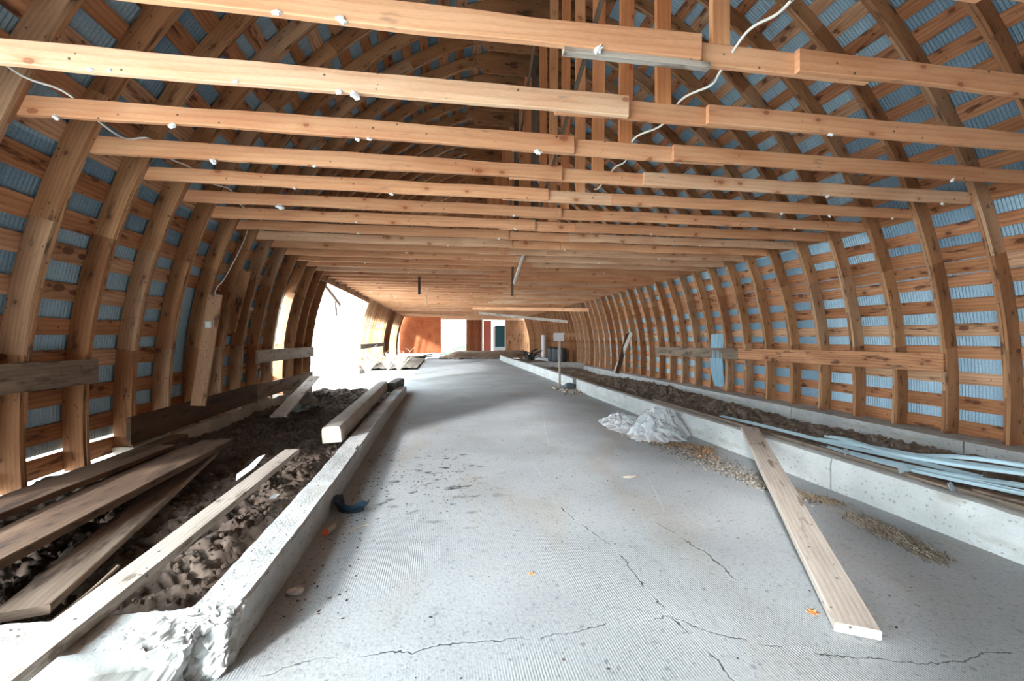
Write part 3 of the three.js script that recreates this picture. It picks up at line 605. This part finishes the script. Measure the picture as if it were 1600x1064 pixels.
// dark plastic shell, roll with orange end, litter at the left curb
{
  const t = thing('plastic_tub', 'broken dark blue plastic tub against the left curb', 'tub', V(-0.86, 0, 4.2));
  const mat = new THREE.MeshPhysicalMaterial({ color: 0x1c3444, roughness: 0.35, side: THREE.DoubleSide, clearcoat: 0.3 });
  const pos = [], uv = [], idx = [], n = 20, m = 8;
  for (let i = 0; i <= n; i++) for (let j = 0; j <= m; j++) { const a = lerp(-0.4, 3.7, i / n), h = j / m, r = 0.13 + 0.06 * h + 0.02 * N(i * 0.4, j * 0.5, 3), top = 0.1 + 0.05 * N(i * 0.35, 2); pos.push(r * Math.cos(a), 0.006 + h * top, r * 0.7 * Math.sin(a)); uv.push(i / n, h); }
  for (let i = 0; i < n; i++) for (let j = 0; j < m; j++) { const a = i * (m + 1) + j, b = a + 1, c = a + m + 1, d = c + 1; idx.push(a, c, b, b, c, d); }
  const g = geoFrom(pos, uv, idx); g.computeVertexNormals(); mesh('shell', g, mat, t);
  const bs = new THREE.Shape(); for (let i = 0; i < 24; i++) { const a = i / 24 * 6.283, r = 0.13 * (1 + 0.12 * N(i * 0.5, 9)); i ? bs.lineTo(r * Math.cos(a), r * 0.75 * Math.sin(a)) : bs.moveTo(r, 0); }
  const bg = new THREE.ExtrudeGeometry(bs, { depth: 0.005, bevelEnabled: false }); bg.rotateX(-Math.PI / 2); mesh('base', bg, mat, t);
  t.rotation.y = -0.5;
  const roll = thing('roll', 'small grey roll with an orange end beside the blue tub', 'roll', V(-0.93, 0.032, 3.72));
  const cg = new THREE.LatheGeometry([[0.0, -0.06], [0.026, -0.06], [0.031, -0.052], [0.031, 0.05], [0.027, 0.06], [0, 0.06]].map(([x, y]) => new THREE.Vector2(x, y)), 20); cg.rotateX(Math.PI / 2); mesh('body', cg, new THREE.MeshStandardMaterial({ color: 0xa09a8e, roughness: 0.9 }), roll);
  const eg = new THREE.CylinderGeometry(0.026, 0.026, 0.012, 20); eg.rotateX(Math.PI / 2); const em = mesh('end_cap', eg, new THREE.MeshStandardMaterial({ color: 0xe8622a, roughness: 0.6 }), roll); em.position.z = 0.062; em.userData.label = 'orange end'; roll.rotation.y = -0.28;
  tag(mesh('straw_stalk', tube([V(-0.76, 0.006, 3.68), V(-0.73, 0.008, 3.75), V(-0.68, 0.008, 3.80), V(-0.64, 0.006, 3.82)], 0.004, 14), new THREE.MeshStandardMaterial({ color: 0xd8c4a0, roughness: 0.9 })), 'pale bent straw stalk on the floor by the roll', 'stalk');
  const knot = tag(mesh('rag', clodGeo(41, 3), new THREE.MeshStandardMaterial({ color: 0xb8aea2, roughness: 0.95 })), 'small crumpled grey rag at the near foot of the left curb', 'rag'); knot.position.copy(V(-0.92, 0.022, 2.86)); knot.scale.set(0.05, 0.028, 0.035);
}
// dry leaves on the floor
const leafMat = (c) => new THREE.MeshStandardMaterial({ color: c, roughness: 0.8, side: THREE.DoubleSide });
function leaf(pos, s, points, c, label, ry) {
  const sh = new THREE.Shape(); for (let i = 0; i < points * 2; i++) { const a = i / (points * 2) * 6.283, r = i % 2 ? s * 0.42 : s * (0.9 + 0.25 * N(i, 2.2)); i ? sh.lineTo(r * Math.cos(a), r * Math.sin(a)) : sh.moveTo(r, 0); }
  const g = new THREE.ExtrudeGeometry(sh, { depth: 0.002, bevelEnabled: false, steps: 1 }); g.rotateX(-Math.PI / 2); const p = g.attributes.position; for (let i = 0; i < p.count; i++) { const x = p.getX(i), z = p.getZ(i); p.setY(i, p.getY(i) + (x * x + z * z) / s * 0.35); } g.computeVertexNormals();
  const m = tag(mesh('dry_leaf', g, leafMat(c)), label, 'leaf'); m.position.copy(pos); m.rotation.y = ry; return m;
}
leaf(V(2.11, 0.003, 2.19), 0.045, 5, 0xd08a50, 'star-shaped orange leaf beside the near end of the leaning plank', 0.4);
leaf(V(0.58, 0.003, 2.85), 0.028, 4, 0xd8904c, 'small orange leaf alone in the middle of the floor', 1.1);

// ------------------------------------------------------------------ right side: film heap, litter, straw
{
  const t = thing('plastic_film', 'crumpled heap of clear grey plastic film against the right curb', 'plastic film', V(3.38, 0, 6.9));
  const mat = new THREE.MeshPhysicalMaterial({ color: 0xeef2f4, roughness: 0.22, transmission: 0.55, thickness: 0, side: THREE.DoubleSide, ior: 1.4 });
  const fold = (seed, cx, cd, rx, rd, hh) => {
    const n = 64, pos = [], uv = [], idx = [];
    const crease = (x, d, f, z) => Math.abs(N(x * f + seed, d * f, seed + z));
    for (let i = 0; i <= n; i++) for (let j = 0; j <= n; j++) {
      const a = lerp(-1, 1, i / n), b = lerp(-1, 1, j / n), q = Math.hypot(a, b) + 0.3 * fbm(a * 1.7 + seed, b * 1.7, seed, 3), sh = q > 1 ? 1 / q : 1;
      const x = a * rx * sh, d = b * rd * sh, wx = x + 0.1 * N(x * 4, d * 4, seed), wd = d + 0.1 * N(x * 4 + 9, d * 4, seed);
      const env = Math.sqrt(smooth(1.02, 0.2, q));
      const h = env * (hh * (0.75 + 0.5 * N(x * 2.2 + seed, d * 2.2)) - 0.22 * hh * crease(wx, wd, 3.2, 1) * 2 - 0.1 * crease(wx, wd, 8, 2) - 0.05 * crease(wx, wd, 17, 3) + 0.05);
      pos.push(cx + x + 0.06 * N(x * 9, d * 9, seed + 2), Math.max(0.004, h), -(cd + d) + 0.06 * N(x * 9, d * 9, seed + 5)); uv.push(i / n, j / n);
    }
    for (let i = 0; i < n; i++) for (let j = 0; j < n; j++) { const a = i * (n + 1) + j; idx.push(a, a + n + 1, a + 1, a + 1, a + n + 1, a + n + 2); }
    return finish(geoFrom(pos, uv, idx), 0.25);
  };
  mesh('fold', fold(2.2, 0.28, 0.0, 0.4, 0.62, 0.5), mat, t); mesh('fold', fold(5.7, 0.0, -0.35, 0.45, 0.5, 0.34), mat, t); mesh('fold', fold(9.1, -0.2, 0.45, 0.36, 0.7, 0.24), mat, t);
}
const leafShape = (() => { const s = new THREE.Shape(); s.moveTo(-1, 0); s.quadraticCurveTo(0, 0.8, 1, 0); s.quadraticCurveTo(0, -0.7, -1, 0); const g = new THREE.ShapeGeometry(s, 4); g.rotateX(-Math.PI / 2); const p = g.attributes.position; for (let i = 0; i < p.count; i++) p.setY(i, 0.3 * p.getX(i) ** 2 + 0.2 * Math.abs(p.getZ(i))); g.computeVertexNormals(); return g; })();
const along = (pts) => { const i = Math.floor(rnd() * (pts.length - 1)), t = rnd(); return [lerp(pts[i][0], pts[i + 1][0], t), lerp(pts[i][1], pts[i + 1][1], t), lerp(pts[i][2], pts[i + 1][2], t)]; };
const litterPath = [[3.1, 7.2, 0.22], [3.12, 6.5, 0.3], [3.4, 5.6, 0.45], [3.42, 4.9, 0.38], [3.42, 4.2, 0.24], [3.6, 3.7, 0.2]];
const gauss = () => (rnd() + rnd() + rnd() - 1.5) / 1.5;
const strewn = (path, y, s0, s1) => (o) => { const [x, d, w] = along(path), s = R(s0, s1); o.position.copy(V(x + gauss() * w, y + rnd() * s * 0.5, d + gauss() * w)); o.rotation.set(R(-0.6, 0.6), R(0, 6.3), R(-0.6, 0.6)); o.scale.set(s, s, s * R(0.6, 1)); };
scatter('leaf_litter', 'orange-brown leaf litter around the plastic film', 'leaves', leafShape, leafMat(0xffffff), 1100, strewn([[3.0, 6.6, 0.2], [3.3, 6.0, 0.24], [3.75, 5.7, 0.2], [3.4, 5.3, 0.24]], 0.008, 0.014, 0.03), [0xa88460, 0x8c6a4c, 0xb89a78, 0x6e5440, 0x9c886e, 0xa06c44]);
scatter('rubble_litter', 'grey rubble crumbs and chips strewn from the film towards the plank', 'rubble', clodGeo(55, 1), new THREE.MeshStandardMaterial({ color: 0xffffff, roughness: 1 }), 3600, strewn(litterPath, 0.002, 0.003, 0.013), [0x8a8074, 0x6c6256, 0x9c9488, 0x544c42, 0x4a4038]);
scatter('dirt_specks', 'dark dirt crumbs scattered over the aisle floor', 'dirt', clodGeo(61, 1), new THREE.MeshStandardMaterial({ color: 0xffffff, roughness: 1 }), 900, (o) => { const s = R(0.002, 0.007); const c = rnd(); const x = c < 0.5 ? R(-0.98, -0.55) : c < 0.75 ? -0.1 + gauss() * 0.7 : R(-0.9, 3.8), d = c < 0.5 ? R(2.6, 9) : c < 0.75 ? 5.1 + gauss() * 1.6 : R(1.3, 9); o.position.copy(V(x, s * 0.3, d)); o.scale.set(s * R(0.8, 2.4), s * 0.7, s); o.rotation.y = R(0, 6); }, [0x3c342e, 0x544a40, 0x2c2622, 0x6a5e52]);
const stickGeo = new THREE.CylinderGeometry(1, 1, 1, 4); stickGeo.rotateZ(Math.PI / 2);
const strawFn = (path) => (o) => { const [x, d, w] = along(path), L = R(0.02, 0.09); o.position.copy(V(x + gauss() * w, 0.003 + rnd() * 0.012, d + gauss() * w)); o.rotation.set(0, R(-0.5, 0.5) + 1.0, R(-0.08, 0.08)); o.scale.set(L, 0.0015 + rnd() * 0.0018, 0.0025); };
scatter('straw_litter', 'patch of short straw on the floor right of the leaning plank', 'straw', stickGeo, new THREE.MeshStandardMaterial({ color: 0xffffff, roughness: 0.95 }), 1500, strawFn([[3.62, 3.35, 0.17], [3.58, 3.0, 0.2], [3.5, 2.58, 0.14]]), [0xa89c8a, 0x887c6c, 0xbcb2a2, 0x6c6256]);
scatter('straw_litter', 'straw heaped behind the leaning plank at the foot of the curb', 'straw', stickGeo, new THREE.MeshStandardMaterial({ color: 0xffffff, roughness: 0.95 }), 1100, strawFn([[3.45, 4.1, 0.14], [3.75, 3.6, 0.14]]), [0x9c8c74, 0x786a58, 0xb8a890]);
{ const c = tag(mesh('concrete_chip', clodGeo(77, 2), new THREE.MeshStandardMaterial({ color: 0x9a9084, roughness: 1 })), 'flat pale chip on the open floor left of the litter', 'chip'); c.position.copy(V(2.1, 0.012, 4.66)); c.scale.set(0.1, 0.018, 0.03);
  const k = tag(mesh('rubble_block', clodGeo(78, 2), new THREE.MeshStandardMaterial({ color: 0x5a666c, roughness: 0.9 })), 'small dark block at the broken joint of the right curb', 'block'); k.position.copy(V(3.85, 0.1, 12.9)); k.scale.set(0.22, 0.14, 0.2);
  scatter('rubble_litter', 'rubble at the broken joint of the right curb', 'rubble', clodGeo(56, 1), new THREE.MeshStandardMaterial({ color: 0xffffff, roughness: 1 }), 260, (o) => { const s = R(0.01, 0.04); o.position.copy(V(3.75 + gauss() * 0.5, s * 0.4, 12.6 + gauss() * 1.1)); o.scale.set(s * 1.4, s * 0.7, s); rot(o); }, [0xa89c8e, 0x8c8274, 0xc8c2b8]); }

// ------------------------------------------------------------------ metal strips on the right bed
const stripMat = new THREE.MeshStandardMaterial({ color: 0xa9c0c8, roughness: 0.42, metalness: 0.35, side: THREE.DoubleSide });
function channel(pts, w, h, n = 40) { // open U profile swept along a curve, with wall thickness
  const c = new THREE.CatmullRomCurve3(pts), pos = [], uv = [], idx = [], t = 0.002;
  const sec = [[-w / 2, h], [-w / 2, 0], [w / 2, 0], [w / 2, h], [w / 2 - t, h], [w / 2 - t, t], [-w / 2 + t, t], [-w / 2 + t, h]];
  for (let i = 0; i <= n; i++) { const p = c.getPoint(i / n), d = c.getTangent(i / n), sdir = new THREE.Vector3(-d.z, 0, d.x).normalize(), u = new THREE.Vector3().crossVectors(sdir, d).normalize(); if (u.y < 0) u.negate(); for (const [a, b] of sec) { pos.push(p.x + sdir.x * a + u.x * b, p.y + sdir.y * a + u.y * b, p.z + sdir.z * a + u.z * b); uv.push(i / n, a); } }
  const m = sec.length; for (let i = 0; i < n; i++) for (let j = 0; j < m; j++) { const a = i * m + j, b = i * m + (j + 1) % m, e = a + m, f = b + m; idx.push(a, b, e, b, f, e); }
  return finish(geoFrom(pos, uv, idx), 0.5);
}
const strips = [
  [[[4.38, 0.33, 6.3], [4.47, 0.34, 5.42], [4.52, 0.35, 4.23], [4.6, 0.36, 3.7], [4.66, 0.36, 3.1]], 0.05, 0.03, 'thin metal strip reaching furthest back along the right curb'],
  [[[4.72, 0.36, 4.7], [4.66, 0.39, 4.4], [4.6, 0.39, 4.05], [4.6, 0.39, 3.77], [4.79, 0.39, 3.35], [5.0, 0.4, 3.02], [5.4, 0.4, 2.3]], 0.07, 0.03, 'metal strip with a hooked far end on top of the bundle'],
  [[[4.5, 0.35, 4.62], [4.62, 0.38, 4.15], [4.85, 0.38, 3.55], [5.15, 0.39, 3.05], [5.6, 0.4, 2.3]], 0.07, 0.03, 'bent metal strip just behind the hooked strip'],
  [[[4.75, 0.38, 3.72], [5.02, 0.42, 3.46], [5.25, 0.42, 3.1], [5.6, 0.4, 2.5]], 0.06, 0.03, 'darker metal strip arching at the back of the bundle'],
  [[[4.3, 0.35, 4.05], [4.33, 0.36, 3.6], [4.46, 0.37, 3.12], [4.72, 0.37, 2.82], [5.1, 0.38, 2.2]], 0.07, 0.03, 'pale metal strip in the middle of the bundle'],
  [[[4.28, 0.345, 4.3], [4.26, 0.35, 3.8], [4.3, 0.36, 3.4], [4.42, 0.365, 2.95], [4.65, 0.36, 2.45], [4.9, 0.36, 2.0]], 0.09, 0.028, 'widest front metal strip lying on the curb edge'],
];
for (const [p, w, h, label] of strips) tag(mesh('metal_strip', channel(p.map((q) => V(...q)), w, h), stripMat), label, 'metal strip', 'metal strips on the right bed');
{
  const clip = (pos, label, ry) => { const s = new THREE.Shape(); s.moveTo(-0.05, 0); s.lineTo(0.05, 0); s.lineTo(0.03, 0.07); s.lineTo(-0.04, 0.06); const g = new THREE.ExtrudeGeometry(s, { depth: 0.003, bevelEnabled: false }); const m = tag(mesh('metal_clip', g, stripMat), label, 'clip'); m.position.copy(pos); m.rotation.set(-0.5, ry, 0.1); };
  clip(V(4.12, 0.35, 2.92), 'nearest bent metal clip plate on the right curb', 0.3); clip(V(4.2, 0.36, 3.36), 'small metal clip further back on the front strip', -0.3); clip(V(4.22, 0.36, 3.95), 'tiny upright metal clip at the back of the front strip', 0.2);
  plank(V(4.16, 0.352, 3.3), V(4.12, 0.365, 2.95), 0.05, 0.02, M.old, 'small wedge of brown wood on the right curb beside the clips');
  plank(V(4.22, 0.375, 2.85), V(4.45, 0.37, 1.9), 0.07, 0.025, M.old, 'brown lath under the metal strips at the right edge');
}
// ------------------------------------------------------------------ blue film hung in the right wall
{
  const n = 50, m = 30, pos = [], uv = [], idx = [];
  for (let j = 0; j <= m; j++) for (let i = 0; i <= n; i++) {
    const h = j / m, a = i / n, y = lerp(1.72, 0.3, h), width = lerp(0.6, 0.36, h * h), x = 7.27 + 0.05 * Math.sin(a * 40 + 2 * h) * 0.35 - 0.05 * Math.sin(h * 3.1), d = 10.62 + (a - 0.5) * width - 0.08 * h * h + 0.012 * Math.sin(a * 23 + h * 5);
    pos.push(x, y - 0.06 * Math.abs(a - 0.5) * (1 - h), -d); uv.push(a, h);
  }
  for (let j = 0; j < m; j++) for (let i = 0; i < n; i++) { const a = j * (n + 1) + i; idx.push(a, a + 1, a + n + 1, a + 1, a + n + 2, a + n + 1); }
  const g = geoFrom(pos, uv, idx); g.computeVertexNormals();
  tag(mesh('blue_sheet', g, new THREE.MeshPhysicalMaterial({ color: 0x9cc6d8, roughness: 0.5, transmission: 0.2, thickness: 0, side: THREE.DoubleSide })), 'pleated pale blue plastic sheet hanging between right wall ribs behind the rail', 'plastic sheet');
}
// ------------------------------------------------------------------ cables and switch box
const cableMat = new THREE.MeshStandardMaterial({ color: 0xe6e4dc, roughness: 0.5 });
tag(mesh('cable', tube([[1.7, 3.27, 1.9], [1.79, 3.36, 2.1], [1.86, 3.5, 2.45], [1.8, 3.36, 2.6], [1.9, 3.42, 2.85], [1.87, 3.5, 3.2], [1.87, 3.45, 3.5], [1.79, 3.5, 3.9], [1.84, 3.42, 4.2], [1.88, 3.5, 4.6], [1.85, 3.42, 5.0], [1.9, 3.5, 5.3]].map((p) => V(...p)), 0.009, 90), cableMat), 'white cable looping over the tie beams right of the king posts', 'cable');
tag(mesh('cable', tube([[-3.35, 3.75, 3.2], [-3.2, 3.62, 3.7], [-3.08, 3.54, 3.75], [-2.91, 3.51, 3.85], [-2.87, 3.42, 4.15], [-2.89, 3.44, 4.5], [-2.79, 3.51, 4.62], [-2.77, 3.44, 4.9], [-2.81, 3.51, 5.33], [-2.75, 3.46, 5.7], [-2.72, 3.51, 6.05], [-2.78, 3.45, 6.4], [-2.9, 3.52, 7.4], [-3.09, 3.58, 7.9], [-3.27, 3.52, 7.98], [-3.34, 3.23, 7.9], [-3.44, 2.78, 7.7], [-3.47, 2.52, 7.5], [-3.5, 2.35, 7.33], [-3.5, 2.13, 7.29], [-3.44, 1.9, 7.25], [-3.5, 1.82, 7.2]].map((p) => V(...p)), 0.009, 140), cableMat), 'white cable running along the left rib ends down to the switch box', 'cable');
{
  const t = thing('switch_box', 'small white switch box on the left wall at the end of the cable', 'switch', V(-3.52, 1.8, 7.16));
  mesh('box', new THREE.BoxGeometry(0.08, 0.1, 0.05), new THREE.MeshStandardMaterial({ color: 0xd8dcdc, roughness: 0.5 }), t); const b = mesh('plate', new THREE.BoxGeometry(0.06, 0.07, 0.012), new THREE.MeshStandardMaterial({ color: 0xf0f2f2, roughness: 0.4 }), t); b.position.z = 0.03;
  const r = tag(mesh('insulator_ring', new THREE.TorusGeometry(0.025, 0.009, 8, 18), cableMat), 'small white ring on the left rib right of the switch box', 'ring'); r.position.copy(V(-3.42, 2.12, 8.4));
}
// white scraps stuck under the ties
{
  const spots = { 0: [[-0.88, 3.35], [-0.55, 3.35], [0.91, 3.34]], 1: [[-2.25, 3.35], [-2.15, 3.35], [-1.39, 3.35], [-0.73, 3.34], [-0.62, 3.33], [3.22, 3.33]], 2: [[-3.0, 3.34], [-2.18, 3.34], [-0.74, 3.33], [-0.64, 3.34], [0.85, 3.33], [5.45, 3.33]], 3: [[-2.22, 3.34], [4.62, 3.34], [6.3, 3.33], [-1.29, 3.34]], 4: [[-1.71, 3.34], [-0.62, 3.33], [4.6, 3.33], [5.36, 3.33], [6.4, 3.34]], 5: [[-2.11, 3.33], [0.97, 3.34], [5.45, 3.33]], 6: [[1.11, 3.34], [-1.3, 3.34], [3.4, 3.34]], 7: [[-1.4, 3.34], [4.74, 3.34], [0.94, 3.34]], 8: [[0.07, 3.34], [2.32, 3.33]], 9: [[-0.75, 3.32], [4.66, 3.34]], 10: [[-0.71, 3.33], [3.54, 3.34]], 11: [[-1.79, 3.33], [2.48, 3.34]] };
  for (let k = 12; k < 26; k++) spots[k] = [[R(-2.8, 1), 3.34], [R(1, 6), 3.34]];
  const big = { '1_2': 1, '1_4': 1.6, '2_1': 1.3, '3_0': 1.6, '5_0': 2.2, '2_4': 1.5, '0_1': 1.3, '0_2': 1.3 };
  const scrapMat = new THREE.MeshStandardMaterial({ color: 0xf2f4f4, roughness: 0.7, side: THREE.DoubleSide });
  const geos = [0, 1, 2, 3].map((v) => { const g = clodGeo(90 + v * 3.7, 1); const p = g.attributes.position; for (let i = 0; i < p.count; i++) { const x = p.getX(i), y = p.getY(i), z = p.getZ(i); p.setXYZ(i, x + 0.6 * N(x * 3, y * 3, v), y * 0.75 + 0.5 * N(y * 4 + v, z * 3, 2), z * 0.55); } g.computeVertexNormals(); return g; });
  const side = (x, l) => { const below = l.filter((q) => q[0] < x).length; return below; };
  const ord = ['leftmost', 'second from the left', 'third from the left', 'fourth from the left', 'fifth from the left', 'sixth from the left'];
  for (const k in spots) spots[k].forEach(([x, y], i) => {
    const l = spots[k], kk = +k, s = 0.024 * (big[k + '_' + i] || R(0.8, 1.15));
    const m = mesh('paper_scrap', geos[Math.floor(rnd() * 4)], scrapMat);
    m.scale.setScalar(s); m.position.copy(V(x, y - s * 0.45 - 0.005, dk(kk) + 0.045)); m.rotation.set(R(-0.4, 0.4), R(-0.6, 0.6), R(-0.8, 0.8));
    tag(m, kk < 12 ? `white crumpled scrap under the ${nth[kk]} tie beam from the camera, ${ord[side(x, l)]}` : 'tiny white scrap under one of the far tie beams', 'scrap', 'white scraps under the tie beams');
  });
}
// ------------------------------------------------------------------ far end
{
  const plas = (c) => new THREE.MeshStandardMaterial({ color: c, roughness: 0.85, map: null });
  const bx = (name, x0, x1, y0, y1, d, t, mat, parent, label) => { const g = new THREE.BoxGeometry(x1 - x0, y1 - y0, t); const m = mesh(name, g, mat, parent); m.position.copy(V((x0 + x1) / 2, (y0 + y1) / 2, d)); if (label) m.userData.label = label; return m; };
  const brown = woodMat(pine, 0xd89a78);
  bx('board_panel', -3.65, -0.25, 0.3, 3.36, 36.9, 0.06, brown, farWall, 'reddish brown board panel left of the doorway');
  for (let i = 0; i < 4; i++) bx('pillar_board', 1.85 + i * 0.33, 2.18 + i * 0.33, 0, 3.36, 36.86 - 0.02 * (i & 1), 0.1, woodMat(batW, i & 1 ? 0xb08060 : 0xc89878), farWall);
  bx('post', 3.17, 3.27, 0, 3.36, 36.8, 0.12, plas(0xe4e2dc), farWall, 'white post');
  bx('brick_panel', 3.3, 4.0, 0.4, 3.1, 36.9, 0.1, plas(0xc8705c), farWall, 'red brick strip');
  bx('lintel', -0.3, 7.3, 3.12, 3.4, 36.82, 0.08, M.tie[0], farWall);
  bx('wall_panel', 5.2, 7.35, 0, 3.36, 36.95, 0.06, M.rib[1], farWall);
  bx('wall_panel', -3.8, -3.5, 0, 3.36, 36.95, 0.06, M.grey, farWall);
  const door = thing('door_1', 'dark teal door panel at the far end', 'door', V(4.65, 0, 36.95), null, 'structure');
  const dm = (n, g, m, x, y, z) => { const q = mesh(n, g, m, door); q.position.set(x, y, z); };
  dm('leaf', new THREE.BoxGeometry(0.85, 1.9, 0.05), plas(0x2f5a62), 0.1, 1.75, 0); dm('frame', new THREE.BoxGeometry(0.18, 2.6, 0.07), plas(0xe8ecec), -0.42, 1.3, 0.02); dm('frame', new THREE.BoxGeometry(0.08, 3.0, 0.07), plas(0xd8dcdc), 0.56, 1.5, 0.02); dm('lower_panel', new THREE.BoxGeometry(0.85, 0.8, 0.05), plas(0xdfe4e4), 0.1, 0.42, 0.03);
  // rubble and boards in front of the far wall
  soilBed('soil_heap', -0.4, 6.6, 32.4, 36.2, (x, d) => 0.45 * smooth(32.6, 34.4, d) * smooth(-0.4, 1.2, x) - 0.03, 6.6, new THREE.MeshStandardMaterial({ map: concDark.map, color: 0xb09a8a, roughness: 1 }), 0.12, 'low brown rubble heap in front of the far doorway');
  for (let i = 0; i < 7; i++) plank(V(-3.3 + i * 0.3, 0.12 + 0.09 * (i % 4), 32.5 + R(0, 2)), V(-1.4 + i * 0.25, 0.2 + 0.09 * (i % 4), 33.6 + R(-0.6, 1.4)), 0.25, 0.05, i & 1 ? M.grey : M.greyDark, `scrap plank in the far left pile by the brown panel, ${['lowest', 'second', 'third', 'fourth', 'fifth', 'sixth', 'topmost'][i]} of seven`);
  // shrub outside the far door
  const bush = thing('shrub', 'hazy green shrub outside the far doorway', 'shrub', V(1.35, 0, 44));
  mesh('foliage', clodGeo(111, 4), new THREE.MeshStandardMaterial({ color: 0x5a6a58, roughness: 1 }), bush).scale.set(1.4, 1.25, 1.1); mesh('stem', tube([new THREE.Vector3(0, -0.2, 0), new THREE.Vector3(0.05, 0.6, 0)], 0.05, 4), M.old, bush);
  // sign on a thin post, dark tangle and containers by the far right wall
  const s = thing('sign_stand', 'white panel with a wooden strip on a thin pale post at the right curb', 'sign', V(3.6, 0, 13.2));
  const sm = (n, g, m, x, y, z = 0) => { const q = mesh(n, g, m, s); q.position.set(x, y, z); return q; };
  sm('panel', new THREE.BoxGeometry(0.32, 0.26, 0.02), new THREE.MeshStandardMaterial({ color: 0xf4f6f6, roughness: 0.6 }), -0.04, 1.63, 0.03); sm('wood_strip', new THREE.BoxGeometry(0.42, 0.12, 0.03), M.bat[0], 0.32, 1.7); sm('post', new THREE.BoxGeometry(0.06, 1.75, 0.05), M.grey, 0.0, 0.875, -0.01); sm('base', new THREE.BoxGeometry(0.4, 0.05, 0.3), M.grey, 0, 0.025, 0);
  const tang = thing('wire_tangle', 'dark tangle of brush by the far right curb', 'brush', V(5.5, 0.15, 27));
  const tm = new THREE.MeshStandardMaterial({ color: 0x2c3030, roughness: 0.9 });
  for (let i = 0; i < 26; i++) { const a = R(0, 6.28), b = R(0.2, 1.4), r = R(0.4, 0.8); mesh('twig', tube([new THREE.Vector3(0, 0, 0), new THREE.Vector3(r * 0.5 * Math.cos(a), r * 0.6 * Math.sin(b) + 0.1, r * 0.5 * Math.sin(a)), new THREE.Vector3(r * Math.cos(a + 0.5), r * Math.sin(b), r * Math.sin(a + 0.5))], 0.025, 6, 4), tm, tang); }
  const tub = ['nearest', 'middle', 'farthest'];
  for (let i = 0; i < 3; i++) { const m = tag(mesh('barrel', new THREE.LatheGeometry([[0, 0], [0.24, 0], [0.27, 0.1], [0.27, 0.75], [0.25, 0.85], [0, 0.85]].map(([x, y]) => new THREE.Vector2(x, y)), 16), new THREE.MeshStandardMaterial({ color: 0x2a3238, roughness: 0.6 })), `${tub[i]} dark barrel in the row beside the far right ribs`, 'barrel', 'dark barrels by the far right wall'); m.position.copy(V(6.5, 0.18, 23.4 + i * 1.1)); }
  const pl = tag(mesh('white_panel', new THREE.BoxGeometry(0.12, 1.6, 0.7), paper), 'narrow white panel standing against the far right ribs', 'panel'); pl.position.copy(V(6.85, 1.0, 29.5));
}
// ------------------------------------------------------------------ dry weeds in the left opening
{
  const wm = new THREE.MeshStandardMaterial({ color: 0xd8ccb4, roughness: 0.9 });
  const names = ['tallest dry straw-coloured weed in the left opening', 'bushy dry weed at the near side of the left opening', 'dry weed standing furthest into the aisle', 'low dry weed at the foot of the far left ribs'];
  [[-2.9, 17.2, 1.35], [-3.4, 15.6, 0.9], [-1.9, 18.9, 1.1], [-2.55, 20.4, 1.0]].forEach(([x, d, h], i) => {
    const t = thing('dry_weed', names[i], 'weed', V(x, -0.05, d), 'dry weeds in the left opening');
    for (let q = 0; q < 18; q++) {
      const a = R(0, 6.28), lean = R(0.1, 0.85), hh = h * R(0.6, 1), pts = [0, 0.4, 0.75, 1].map((s) => new THREE.Vector3(lean * hh * s * s * Math.cos(a) + 0.05 * N(s * 3, q), hh * s, lean * hh * s * s * Math.sin(a)));
      const c = new THREE.CatmullRomCurve3(pts), parts = [new THREE.TubeGeometry(c, 8, 0.007, 4)];
      for (let b = 0; b < 7; b++) { const p = c.getPoint(R(0.35, 1)), bb = R(0, 6.28), L = R(0.08, 0.26); parts.push(new THREE.TubeGeometry(new THREE.CatmullRomCurve3([p, p.clone().add(new THREE.Vector3(L * 0.5 * Math.cos(bb), L * 0.5, L * 0.5 * Math.sin(bb))), p.clone().add(new THREE.Vector3(L * Math.cos(bb), L * 0.8, L * Math.sin(bb)))]), 4, 0.004, 4)); }
      mesh('stem', mergeGeometries(parts), wm, t);
    }
  });
}
renderer.render(scene, camera);
